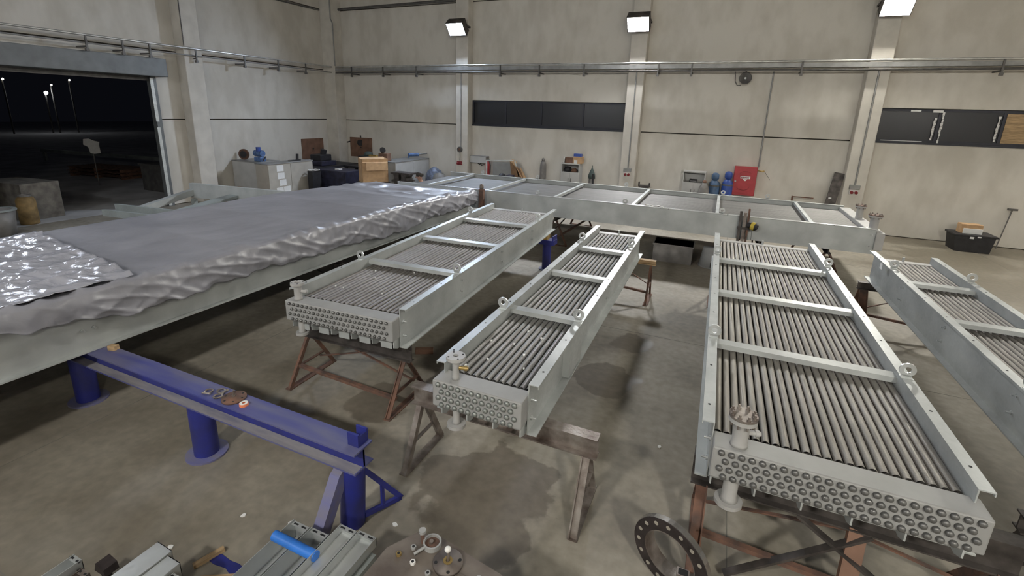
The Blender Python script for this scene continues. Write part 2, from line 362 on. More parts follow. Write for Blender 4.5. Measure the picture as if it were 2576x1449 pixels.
# left wall with the roller-shutter opening
DY0, DY1, DZ = 3.9, 9.50, 3.95
wl = struct(MB().box(XL - 0.2, XL - 0.16, DY1 + 0.02, YB + 0.2, 0, ZC).box(XL - 0.2, XL - 0.16, YF, DY0, 0, ZC).box(XL - 0.2, XL - 0.16, DY0, DY1 + 0.02, DZ, ZC)
            .build('wall_left', 'joint_sealant'), 'precast concrete left wall with the shutter opening')
panels(wl, [(DY1 + 0.03, 10.58, 0, ZJ), (DY1 + 0.03, 10.58, ZJ, 4.72), (10.58, YB, 0, ZJ), (10.58, YB, ZJ, 4.72), (YF, DY0, 0, ZJ), (YF, DY0, ZJ, 4.72),
            (DY0, DY1 + 0.03, DZ, 4.72), (YF, 4.0, 4.72, 7.1), (4.0, 10.58, 4.72, 7.1), (10.58, YB, 4.72, 7.1), (YF, 4.0, 7.1, ZC), (4.0, 10.58, 7.1, ZC), (10.58, YB, 7.1, ZC)], 'y', XL, -0.16)
struct(MB().box(XR, XR + 0.2, YF, YB, 0, ZC).build('wall_right', 'wall_concrete'), 'right wall of the hall')
struct(MB().box(XL - 0.2, XR + 0.2, YF - 0.2, YF, 0, ZC).build('wall_front', 'wall_concrete'), 'wall behind the photographer')
def column(name, label, x0, x1, y0, y1):
    return struct(MB().box(x0, x1, y0, y1, 0, ZC).build(name, 'column_concrete', bevel=0.02), label)
CL = ['second from the corner', 'between the strip window and the red cabinet', 'beside the right-hand window', 'outside the picture on the right']
for i, x in enumerate(COLX):
    column('trim_%d' % (i + 1), 'concrete column on the back wall, ' + CL[i], x - CW / 2, x + CW / 2, YB - CDEP, YB)
    column('trim_%d' % (i + 5), 'concrete column on the wall behind the photographer', x - CW / 2, x + CW / 2, YF, YF + CDEP)
column('trim_9', 'concrete column on the left wall beside the shutter', XL, XL + CDEP, 10.30, 10.88)
column('trim_10', 'concrete column in the far left corner', XL, XL + 0.62, 16.45, YB)
column('trim_11', 'concrete column on the left wall before the shutter', XL, XL + CDEP, 3.30, 3.86)

# windows: strip of dark panes, frame, mullions
def window(name, label, x0, x1, mull, board=None, tape=False):
    w = bpy.data.objects.new(name, None); C.objects.link(w); w.location = (x0, YB + 0.05, ZJ); struct(w, label)
    L, Hh = x1 - x0, ZW - ZJ
    fr = MB().box(0, L, -0.03, 0.06, 0, 0.09).box(0, L, -0.03, 0.06, Hh - 0.06, Hh).box(0, 0.05, -0.03, 0.06, 0.09, Hh - 0.06).box(L - 0.05, L, -0.03, 0.06, 0.09, Hh - 0.06)
    fr.build('window_frame', 'window_frame_navy', w)
    MB().box(0, L, -0.10, -0.03, -0.02, 0.03).build('window_sill', 'window_frame_navy', w)
    xs = [0.05] + [m - x0 for m in mull] + [L - 0.05]
    for a, b in zip(xs[:-1], xs[1:]):
        MB().box(a + 0.02, b - 0.02, 0.0, 0.012, 0.09, Hh - 0.06).build('pane', 'window_glass_night', w)
    for m in mull:
        MB().box(m - x0 - 0.03, m - x0 + 0.03, -0.03, 0.06, 0.09, Hh - 0.06).build('mullion', 'window_frame_navy', w)
    return w
def bx(y, u): return u
window('window_1', 'long dark strip window of four panes on the back wall', -9.08, -3.15, [-7.68, -6.25, -4.68])
w2 = window('window_2', 'dark strip window with taped edges beside the right column', 3.86, 9.79, [5.28, 6.62, 8.2])
for (x, z0, z1) in ((5.19, 0.10, 0.70), (5.35, 0.03, 0.86), (6.52, 0.12, 0.78)):
    mb = MB()
    for k in range(9):
        za = z0 + (z1 - z0) * k / 9; zb = z0 + (z1 - z0) * (k + 0.92) / 9
        mb.box(x - 3.86 - 0.022 + random.uniform(-.012, .012), x - 3.86 + 0.022 + random.uniform(-.012, .012), -0.04, -0.032, za, zb)
    mb.build('tape_strip', 'paper', w2)
MB().box(0.75, 0.98, -0.04, -0.032, 0.855, 0.90).build('tape_strip', 'paper', w2)
MB().box(1.24, 1.46, -0.04, -0.032, 0.84, 0.90).build('tape_strip', 'paper', w2)
MB().box(0.20, 1.15, -0.04, -0.031, 0.045, 0.065).build('tape_strip', 'paper', w2)
MB().box(2.80, 4.3, -0.032, -0.012, 0.09, 0.84).build('plywood_board', 'wood', w2)

# ------------------------------------------------------------------ roller shutter and yard
door = bpy.data.objects.new('door_1', None); C.objects.link(door); door.location = (XL, DY0, 0)
struct(door, 'open roller shutter with grey box above a dark yard')
DW = DY1 - DY0
MB().box(0.0, 0.42, -0.25, DW + 0.22, DZ - 0.02, 4.45).build('shutter_box', 'shutter_grey', door, bevel=0.015)
for k in range(3):
    MB().box(-0.06, -0.02, 0, DW, DZ - 0.14 + k * 0.045, DZ - 0.10 + k * 0.045).build('slat', 'pipe_dark', door)
MB().box(-0.10, 0.10, DW - 0.11, DW + 0.04, 0, DZ).build('guide_rail', 'shutter_grey', door)
MB().box(0.105, 0.115, DW - 0.14, DW - 0.05, 2.62, DZ - 0.06).box(0.105, 0.115, DW - 0.14, DW - 0.05, 0.02, 2.45).build('edge_strip', 'jamb_white', door)
MB().box(-0.10, 0.10, -0.04, 0.11, 0, DZ).build('guide_rail', 'shutter_grey', door)
struct(MB().box(-90, XL - 0.2, -30, 60, -0.22, -0.02).build('yard_ground', 'yard_concrete'), 'pale concrete yard outside the shutter')

def yard():
    o = MB().box(-0.85, 0.85, -0.45, 0.45, 0, 1.0).box(-0.85, 0.85, -0.47, -0.45, 0.44, 0.5).build('concrete_block', 'block_concrete', bevel=0.03, loc=(-17.8, 6.62, -0.02)); o.rotation_euler.z = 0.12
    tag(o, 'dark weathered concrete block outside the shutter', 'block')
    t = thing('gas_cylinder', 'rusty yellow cylinder standing outside by the dark block', 'cylinder', (-16.55, 6.2, -0.02))
    MB().lathe([(0.19, 0), (0.20, 0.04), (0.20, 0.62), (0.17, 0.70), (0.12, 0.73)], 18).build('body', 'yellow_rust', t)
    MB().ring(0.10, 0.125, 0.05, 16, Matrix.Translation((0, 0, 0.73))).build('collar', 'cylinder_grey', t)
    t = thing('bin', 'dark grey bucket-like bin at the shutter, cut by the left picture edge', 'bin', (-15.55, 5.25, 0))
    MB().lathe([(0.28, 0), (0.34, 0.62), (0.30, 0.62), (0.25, 0.05)], 20).build('body', 'cylinder_grey', t)
    MB().ring(0.31, 0.37, 0.035, 20, Matrix.Translation((0, 0, 0.60))).build('rim', 'galvanised_dull', t)
    t = thing('pallet_stack', 'dark reddish wooden pallets lying far out in the yard', 'pallet', (-24.5, 12.2, -0.02), 0.15)
    for k in range(3):
        for j in range(7): MB().box(-1.6, 1.6, -0.62 + j * 0.185, -0.50 + j * 0.185, 0.10 + k * 0.15, 0.125 + k * 0.15).build('plank', 'rust', t)
        for j in range(3): MB().box(-1.5 + j * 1.45, -1.4 + j * 1.45, -0.62, 0.62, 0.0 + k * 0.15, 0.10 + k * 0.15).build('skid', 'hardboard_brown', t)
    o = MB().box(-4.5, 4.5, -0.05, 0.05, 0.45, 0.62).box(-4.4, -4.2, -0.05, 0.05, 0, 0.45).box(4.2, 4.4, -0.05, 0.05, 0, 0.45).build('yard_rail', 'galvanised_dull', loc=(-29, 14.2, -0.02)); o.rotation_euler.z = 0.12
    tag(o, 'pale low rail across the dark yard', 'rail')
    # hanging white sheet
    mb = MB(); pts = [(-0.55, 0.95), (-0.15, 1.0), (0.2, 0.82), (0.62, 0.72), (0.55, 0.45), (0.58, -0.2), (0.1, -0.26), (-0.2, -0.2), (-0.28, 0.3), (-0.62, 0.5)]
    mb.prism([(p * 0.40, q * 0.46) for p, q in pts], 'y', 0, 0.015); o = mb.build('white_sheet', 'plastic_white', loc=(-22.0, 10.5, 1.33)); o.rotation_euler.z = 0.9
    tag(o, 'small pale ragged sheet hanging in the dark yard', 'sheet')
    MB().box(-0.015, 0.015, 0.017, 0.05, -1.34, 0.42).build('pole', 'pipe_dark', o)
    o = MB().box(-0.6, 0.6, -0.35, 0.35, 0, 0.95).box(-0.65, 0.65, -0.4, 0.4, 0.95, 1.0).build('yard_crate', 'pipe_dark', loc=(-19.2, 11.2, -0.02)); tag(o, 'dark crate outside, next to the shutter guide rail', 'crate')
    for i, (p, r, s, lb) in enumerate((((-60, 25.7, 3.76), 0.16, 60, 'bright white yard lamp far out in the night'), ((-60, 26.25, 4.52), 0.07, 12, 'faint small lamp in the night just above the bright one'),
                                       ((-60, 27.75, 5.06), 0.08, 14, 'faint warm lamp in the night right of the bright one'), ((-60, 22.8, 4.82), 0.09, 18, 'faint lamp in the night at the left picture edge'))):
        t = thing('yard_lamp', lb, 'lamp', (p[0], p[1], -0.02))
        MB().cyl((0, 0, 0), (0, 0, p[2]), 0.07, 8).build('pole', 'pipe_dark', t)
        emis('yard_lamp_glow_%d' % i, (1, 0.95, 0.85) if i else (0.95, 0.98, 1), s)
        MB().lathe([(0, -r), (r * .7, -r * .7), (r, 0), (r * .7, r * .7), (0, r)], 10, Matrix.Translation((0.15, 0, p[2]))).build('globe', 'yard_lamp_glow_%d' % i, t)
yard()

# ------------------------------------------------------------------ floodlights on the columns
def floodlight(i, x, y, z, deg, col, st, label):
    t = thing('floodlight', label, 'floodlight', (x, y, z), math.radians(deg), 'floodlights on the columns')
    R = Matrix.Translation((0, -0.30, 0)) @ Matrix.Rotation(math.radians(26 if deg == 180 else 40), 4, 'X')
    # local: the lamp looks along -y and down
    MB().box(-0.34, 0.34, -0.02, 0.10, -0.25, 0.25, R).build('housing', 'dark_steel', t, bevel=0.01)
    hood = MB()  # unseen hood, added to keep lamp spill off the column below
    for q in ((-0.34, -0.32, -0.25, 0.25), (0.32, 0.34, -0.25, 0.25)): hood.box(q[0], q[1], -0.20, -0.02, q[2], q[3], R)
    for q in ((0.23, 0.25), (-0.25, -0.23)): hood.box(-0.32, 0.32, -0.20, -0.02, q[0], q[1], R)
    hood.build('hood', 'dark_steel', t)
    fins = MB()
    for k in range(9): fins.box(-0.24 + k * 0.058, -0.23 + k * 0.058, 0.10, 0.15, -0.17, 0.17, R)
    fins.build('cooling_fins', 'dark_steel', t)
    emis('floodlight_glow_%d' % i, col, LAMP_W * st)
    MB().box(-0.315, 0.315, -0.06, -0.0201, -0.225, 0.225, R).build('lens', 'floodlight_glow_%d' % i, t)
    MB().bar((-0.35, -0.02, 0), (-0.35, -0.30, 0.03), 0.012, 0.05).bar((0.35, -0.02, 0), (0.35, -0.30, 0.03), 0.012, 0.05).box(-0.36, 0.36, -0.03, 0.0, -0.03, 0.03).build('bracket', 'dark_steel', t)
    return t
LL = ['bluish white floodlight on the second column, leftmost lamp', 'white floodlight on the middle column of the back wall', 'warm white floodlight on the right column of the back wall', 'floodlight on the back wall column outside the picture on the right',
      'floodlight behind the photographer on the left column', 'floodlight behind the photographer on the middle column', 'floodlight behind the photographer on the right column', 'floodlight behind the photographer on the far right column', 'bluish floodlight on the left wall column outside the picture']
for i, L in enumerate(LAMPS): floodlight(i, *L, LL[i])

# ------------------------------------------------------------------ finned-tube cooler modules
PITCH, TR = 0.0605, 0.026
def c_rail(sgn, w, L, h, fl, y0=0.0):
    """C channel, open to the outside, flanges of width fl; sgn -1 left, +1 right (local x, y along)"""
    xo, xw, t = w / 2, w / 2 - fl, 0.008
    poly = [(xw, 0), (xo, 0), (xo, 0.012), (xw + t, t), (xw + t, h - t), (xo - 0.006, h - t), (xo - 0.006, h - 0.026), (xo, h - 0.026), (xo, h), (xw, h)]
    return MB().prism([(sgn * p, q) for p, q in poly], 'y', y0, L)
plug_me = {}
def plug_mesh(key, m, r):
    mb = MB().lathe([(r, 0), (r, 0.012), (r * 0.72, 0.020), (0.0, 0.022)], 10, Matrix.Rotation(PI / 2, 4, 'X'))
    return mm('plug', m, mb)
bolt_me = mm('bolt', 'galvanised_bright', MB().cyl((-0.012, 0, 0), (0.045, 0, 0), 0.009, 8).cyl((0.0, 0, 0), (0.014, 0, 0), 0.018, 6))
hole_me = mm('bolt_hole', 'hole_black', MB().cyl((0, 0, 0), (0, 0, 0.0012), 0.010, 10))
tubes_cache = {}
def lug(parent, x, y, z, sgn, m='galvanised_bright'):
    """lifting eye: plate with a round eye standing over the flange"""
    R = Matrix.Translation((x, y, z)) @ Matrix.Rotation(PI / 2, 4, 'Y')
    mb = MB().ring(0.026, 0.058, 0.014, 20, Matrix.Translation((x, y + 0.007, z + 0.070)) @ Matrix.Rotation(PI / 2, 4, 'X'))
    mb.box(x - 0.036, x + 0.036, y - 0.007, y + 0.007, z + 0.0, z + 0.028)
    mb.box(x - 0.04, x + 0.04, y - 0.03, y + 0.03, z + 0.0005, z + 0.006)
    return mb.build('lifting_eye', m, parent)
def nozzle(parent, x, y, zbase, ztop, r, rf, m, down=False, blind=False, stub=None):
    """pipe stub with a bolted flange; returns the part"""
    s = -1 if down else 1
    n = MB().lathe([(r * 1.12, 0), (r * 1.05, s * 0.02), (r, s * 0.03), (r, s * (abs(ztop - zbase) - 0.05)), (r * 1.25, s * (abs(ztop - zbase) - 0.028))], 16, Matrix.Translation((x, y, zbase))).build('nozzle', m, parent)
    fm = MB()
    ht = 0.028
    zf = ztop - s * ht
    fm.ring(r * 0.8, rf, ht, 24, Matrix.Translation((x, y, min(zf, ztop))))
    fl = fm.build('flange', m, n)
    if not blind:
        MB().cyl((x, y, ztop - s * 0.02), (x, y, ztop - s * 0.018), r * 0.8, 16).build('bore', 'hole_black', n)
        for k in range(4):
            a = PI / 4 + k * PI / 2
            MB().cyl((x + rf * 0.78 * math.cos(a), y + rf * 0.78 * math.sin(a), ztop), (x + rf * 0.78 * math.cos(a), y + rf * 0.78 * math.sin(a), ztop + s * 0.001), 0.009, 8).build('bolt_hole', 'hole_black', n)
    else:
        b = MB().cyl((x, y, ztop + 0.002), (x, y, ztop + 0.018), rf, 24)
        b.build('blind_plate', blind, n)
        for k in range(8):
            a = PI / 8 + k * PI / 4
            px, py = x + rf * 0.8 * math.cos(a), y + rf * 0.8 * math.sin(a)
            MB().cyl((px, py, ztop - 0.06), (px, py, ztop + 0.045), 0.008, 6).cyl((px, py, ztop + 0.018), (px, py, ztop + 0.03), 0.015, 6).build('bolt', 'worn_steel', n)
    if stub:
        MB().cyl((x + r * 0.7, y + 0.01, zbase + 0.10), (x + r + 0.07, y + 0.03, zbase + 0.10), 0.016, 10).cyl((x + r + 0.035, y + 0.02, zbase + 0.10), (x + r + 0.06, y + 0.028, zbase + 0.10), 0.022, 6).build('drain_stub', stub, n)
    return n
def module(label, xc, y0, rz, w, L, ntube, bars, tm, header=True, hx=(0, 0), nozzles=(), lugs=(), hole=True, frm='galvanised', rows=4, plugr=0.019,
           plugm='plug_steel', facing=0, indiv=True, hm='header_paint', supports=5, h=0.445, brk=(), nm='tube_module'):
    t = thing(nm, label, 'heat exchanger', (xc, y0, 0.75), rz, 'cooler modules')
    fl = 0.082; xw = w / 2 - fl
    for s in (-1, 1):
        r = c_rail(s, w, L, h, fl).build('side_rail', frm, t)
        if hole:
            k = 0.22
            while k < L - 0.1:
                place(hole_me, 'bolt_hole', r, (s * (w / 2 - 0.04), k, h + 0.0002)); k += 0.62
        for yb in (0.06,):
            for zb in (0.12, 0.28):
                b = place(bolt_me, 'bolt', r, (s * (xw + 0.008), yb, zb), (0, 0, 0 if s > 0 else PI))
        for yb in [bb for bb in bars]:
            for zb in (0.30, 0.14):
                place(bolt_me, 'bolt', r, (s * (xw + 0.0), yb + 0.03, zb), (0, 0, 0 if s > 0 else PI))
        for (ya, yb2) in brk:   # side gusset boxes
            if s > 0: MB().box(xw + 0.009, xw + 0.075, ya, yb2, 0.03, h - 0.03).build('gusset', frm, r)
    # tubes
    ztop = 0.312; span = (ntube - 1) * PITCH
    if span > 2 * xw - 2 * TR: p = (2 * xw - 2 * TR - 0.004) / (ntube - 1)
    else: p = PITCH
    ya, yb = 0.10, L - 0.10
    if indiv:
        key = (round(L, 3), tm)
        if key not in tubes_cache: tubes_cache[key] = mm('finned_tube', tm, MB().cyl((0, ya, 0), (0, yb, 0), TR, 12, caps=False))
        for k in range(ntube): place(tubes_cache[key], 'finned_tube', t, (-(ntube - 1) * p / 2 + k * p + random.uniform(-.002, .002), 0, ztop + random.uniform(-.0025, .0025)))
    low = MB()
    for rr in range(0 if not indiv else 1, rows):
        off = 0.5 * p * (rr % 2)
        for k in range(ntube - (1 if rr % 2 else 0)):
            x = -(ntube - 1) * p / 2 + k * p + off
            low.cyl((x, ya, ztop - rr * 0.055), (x, yb, ztop - rr * 0.055), TR, 8, caps=False)
    o = low.build('tube_bundle', tm, t); o['kind'] = 'stuff'
    # cross bars: angle over the tubes
    for b in bars:
        MB().prism([(b - 0.045, 0.352), (b + 0.045, 0.352), (b + 0.045, 0.358), (b - 0.039, 0.358), (b - 0.039, 0.395), (b + 0.045, 0.405), (b + 0.045, 0.412), (b - 0.045, 0.401)], 'x', -xw, xw).build('cross_bar', frm, t)
    for b in bars:
        MB().box(-xw, xw, b - 0.03, b + 0.03, 0.02, 0.075).build('bottom_bar', frm, t)
    # headers
    if header:
        hz0, hz1 = 0.115, 0.352
        hd = MB().box(-xw + hx[0], xw + hx[1], -0.13, 0.06, hz0, hz1).build('front_header', hm, t, bevel=0.012)
        pm = plug_mesh(label, plugm, plugr)
        for rr in range(rows):
            off = 0.5 * p * (rr % 2)
            n = ntube - (1 if rr % 2 else 0)
            for k in range(n):
                x = -(ntube - 1) * p / 2 + k * p + off
                place(pm, 'plug', hd, (x + (hx[0] + hx[1]) / 2, -0.130, 0.322 - rr * 0.0585))
        # plates standing under the header
        for k in range(supports):
            x = -xw + 0.02 + k * (2 * xw - 0.04) / (supports - 1)
            MB().prism([(-0.09, hz0), (0.10, hz0), (0.10, -0.005), (-0.02, -0.005), (-0.09, 0.03)], 'x', x - 0.005, x + 0.005).build('support_plate', frm, t)
        for k in range(facing):
            x = -xw + 0.02 + (k + 0.12) * (2 * xw) / facing
            MB().box(x, x + 0.14, -0.03, -0.022, -0.02, hz0).build('saddle_plate', frm, t)
        MB().box(-xw, xw, 0.02, 0.08, 0.0, 0.05).build('bottom_bar', frm, t)
    MB().box(-xw, xw, L - 0.16, L - 0.02, 0.10, 0.345).build('rear_header', 'header_paint_white', t, bevel=0.01)
    MB().cyl((0, L - 0.07, 0.345), (0, L - 0.07, 0.41), 0.018, 10).build('vent_plug', 'galvanised_bright', t)
    for (s, yl) in lugs: lug(t, s * (w / 2 - 0.05), yl, h, s)
    for nz in nozzles: nozzle(t, *nz[0], **nz[1])
    return t

# narrow module in the middle
m3 = module('narrow finned-tube module with twelve tubes, in the middle of the hall', -1.495, 3.05, math.radians(0.55), 0.90, 5.65, 12, [1.42, 2.81, 4.19], 'tube_fins', hx=(-0.045, 0.0),
       lugs=((-1, 1.24), (1, 1.30), (-1, 4.44), (1, 4.42)), supports=4, plugm='plug_pale', plugr=0.021, brk=((0.9, 1.34),),
       nozzles=(((-0.245, -0.04, 0.352, 0.56, 0.028, 0.078, 'header_paint_white'), dict(stub='brass')), ((-0.245, -0.03, 0.115, -0.09, 0.03, 0.078, 'header_paint_white'), dict(down=True))))
# wide module on the right
m4 = module('wide finned-tube module with the grey plug header nearest the viewer', 0.888, 3.185, math.radians(0.45), 1.557, 6.06, 23, [1.44, 2.94, 4.46], 'tube_fins_warm', hx=(0.0, 0.05),
       lugs=((-1, 1.42), (1, 1.34), (-1, 4.58), (1, 4.62)), supports=6, plugr=0.021,
       nozzles=(((-0.54, -0.04, 0.352, 0.565, 0.05, 0.088, 'header_paint_white'), dict(blind='worn_steel', stub='header_paint_white')), ((-0.545, -0.035, 0.115, -0.115, 0.048, 0.09, 'header_paint_white'), dict(down=True))))
# module left of it, turned a little
m2 = module('finned-tube module with brownish tubes beside the film-covered unit', -3.552, 3.74, math.radians(3.3), 1.54, 5.98, 22, [1.40, 2.86, 4.42], 'tube_fins_brown', hx=(-0.03, 0.0),
       lugs=((-1, 1.22), (1, 1.27), (-1, 4.75), (1, 4.75)), supports=6, plugr=0.017, facing=5,
       nozzles=(((-0.595, -0.05, 0.352, 0.555, 0.042, 0.075, 'header_paint_white'), dict(stub='header_paint_white')), ((-0.60, -0.03, 0.115, -0.08, 0.036, 0.072, 'header_paint_white'), dict(down=True))))
# narrow module at the right picture edge
m5 = module('narrow finned-tube module running out of the right picture edge', 2.86, 3.0, math.radians(0.3), 0.875, 6.22, 12, [1.9, 3.35, 4.73], 'tube_fins_brown',
       lugs=((-1, 1.75), (1, 1.75), (-1, 5.2), (1, 4.95)), supports=4)
MB().prism([(-0.05, 0), (0.05, 0), (0.045, 0.11), (-0.055, 0.10)], 'y', -0.001, 0.001, Matrix.Translation((-0.4355, 5.55, 0.33)) @ Matrix.Rotation(PI / 2, 4, 'Z')).build('paper_tag', 'paper', m5)

# long module lying across the hall
def long_module():
    X0, X1, Y0, Y1 = -8.2, 2.87, 10.95, 13.85
    t = thing('tube_module', 'very long low finned-tube module lying across the hall by the back wall', 'heat exchanger', (X0, Y0, 0.75), 0.0, 'cooler modules')
    L, D, h = X1 - X0, Y1 - Y0, 0.485
    RX = Matrix.Rotation(-PI / 2, 4, 'Z')   # local rail (x across, y along) -> along +x
    prof = [(0, 0), (-0.0, h), (0.075, h), (0.075, h - 0.02), (0.008, h - 0.008), (0.008, 0.008), (0.075, 0.008), (0.075, 0)]
    for (yy, s) in ((0.0, 1), (D, -1)):
        MB().prism([(yy + s * p, q) for p, q in prof], 'x', 0, L).build('side_rail', 'galvanised', t)
    MB().cyl((0, 0.01, h + 0.004), (L, 0.01, h + 0.004), 0.016, 8).build('edge_bead', 'galvanised_bright', t)
    low = MB(); n = 44; p = (D - 0.2) / (n - 1)
    for k in range(n): low.cyl((0.05, 0.1 + k * p, 0.34), (L - 0.06, 0.1 + k * p, 0.34), 0.027, 6, caps=False)
    o = low.build('tube_bundle', 'tube_fins_long', t); o['kind'] = 'stuff'
    MB().box(0.05, L - 0.06, 0.02, D - 0.02, 0.10, 0.16).build('tube_tray', 'galvanised_dull', t)
    for X in (-7.32, -5.5, -3.65, -1.75, 0.06, 1.83):
        MB().box(X - X0 - 0.035, X - X0 + 0.035, 0.01, D - 0.01, h - 0.075, h - 0.012).build('cross_bar', 'galvanised', t)
    for X in (-7.0, -5.1, -2.4, 0.15, 1.2):
        lug(t, X - X0, D - 0.03, h, 1); 
    for X in (-4.05, -1.9, 0.15): lug(t, X - X0, 0.045, h, 1)
    hd = MB().box(L - 0.10, L + 0.13, 0.05, D - 0.05, 0.12, h - 0.04).build('end_header', 'header_paint_white', t, bevel=0.015)
    MB().box(L + 0.0, L + 0.14, -0.055, 0.045, 0.09, h - 0.05).build('header_cover', 'header_paint_white', t, bevel=0.01)
    for z in (0.15, 0.38): MB().cyl((L - 0.06, -0.04, z), (L - 0.06, 0.02, z), 0.014, 8).build('bolt', 'galvanised_bright', t)
    for (yy, rr) in ((0.32, 0.105), (1.48, 0.09)):
        nozzle(t, L + 0.02, yy, h - 0.05, h + 0.22, rr * 0.72, rr * 1.15, 'header_paint_white', blind='rust')
    mb = MB(); base = Vector((-1.25 - X0, 0.02, h + 0.02))
    pts = [base + Vector((-0.2 + 0.05 * i, 0.03 * math.sin(i * 1.3), 0.012 * math.cos(i * 2.1) + 0.012)) for i in range(9)]
    mb.path(pts, 0.012, 6).build('cable_tie', 'plastic_white', t)
    return t
def _tl():
    m = mat('tube_fins_long', (0.20, 0.193, 0.185), 0.55, 0.4, 0.1, 3.0, col2=(0.145, 0.14, 0.135), stretch=(0.5, 14, 14)); return m
_tl()
long_module()

# ------------------------------------------------------------------ film-covered unit on the left
def film_top(y):
    return 1.385 - 0.115 * max(0.0, min(1.0, (y - 7.6) / 2.6))
def covered_unit():
    X0, X1, Y0, Y1, z0, z1 = -8.55, -5.55, 0.2, 10.45, 0.75, 1.235
    t = thing('covered_module', 'big galvanised cooler unit wrapped in grey plastic film', 'heat exchanger', (X0, Y0, z0))
    L, D, h = Y1 - Y0, X1 - X0, z1 - z0
    prof = [(0, 0), (0.09, 0), (0.09, 0.01), (0.01, 0.01), (0.01, h - 0.01), (0.09, h - 0.01), (0.09, h), (0, h)]
    MB().prism([(D - 0.08 + p, q) for p, q in [(0.0, 0), (0.08, 0), (0.08, 0.014), (0.01, 0.014), (0.01, h - 0.01), (0.08, h - 0.01), (0.08, h), (0, h)]], 'y', 0, L).build('side_rail', 'galvanised', t)
    MB().prism([(p, q) for p, q in [(0.0, 0), (0.08, 0), (0.08, h), (0.07, h), (0.07, 0.01), (0, 0.01)]], 'y', 0, L).build('side_rail', 'galvanised', t)
    for y in (0.02, L - 0.06): MB().box(0.08, D - 0.08, y, y + 0.04, 0, h).build('end_plate', 'galvanised', t)
    MB().box(0.08, D - 0.08, 0.06, L - 0.06, 0.06, 0.12).build('tube_tray', 'galvanised_dull', t)
    for k in range(7): MB().box(0.08, D - 0.08, 1.0 + k * 1.45, 1.08 + k * 1.45, h - 0.08, film_top(Y0 + 1.04 + k * 1.45) - z0 - 0.05).build('cross_bar', 'galvanised', t)
    for y in (2.1, 2.2, 3.05): place(bolt_me, 'bolt', t, (D - 0.07, y, 0.22))
    return t
covered_unit()
def hemz(y):
    """height of the film's ragged lower edge on the near side"""
    pts = [(0.2, 1.27), (1.7, 1.20), (2.3, 1.10), (2.75, 1.02), (3.4, 1.03), (4.4, 1.04), (5.0, 1.0), (6.0, 0.99), (6.9, 0.90), (7.8, 0.90), (8.4, 1.0), (9.3, 0.95), (10.1, 0.96), (10.6, 1.02)]
    for (a, za), (b, zb) in zip(pts[:-1], pts[1:]):
        if a <= y <= b: f = (y - a) / (b - a); return za + (zb - za) * f + 0.018 * math.sin(y * 9.0) + 0.012 * math.sin(y * 23)
    return pts[-1][1]
def ridged(p, s):
    v = noise.noise(Vector(p) * s); return 1 - abs(v) * 2
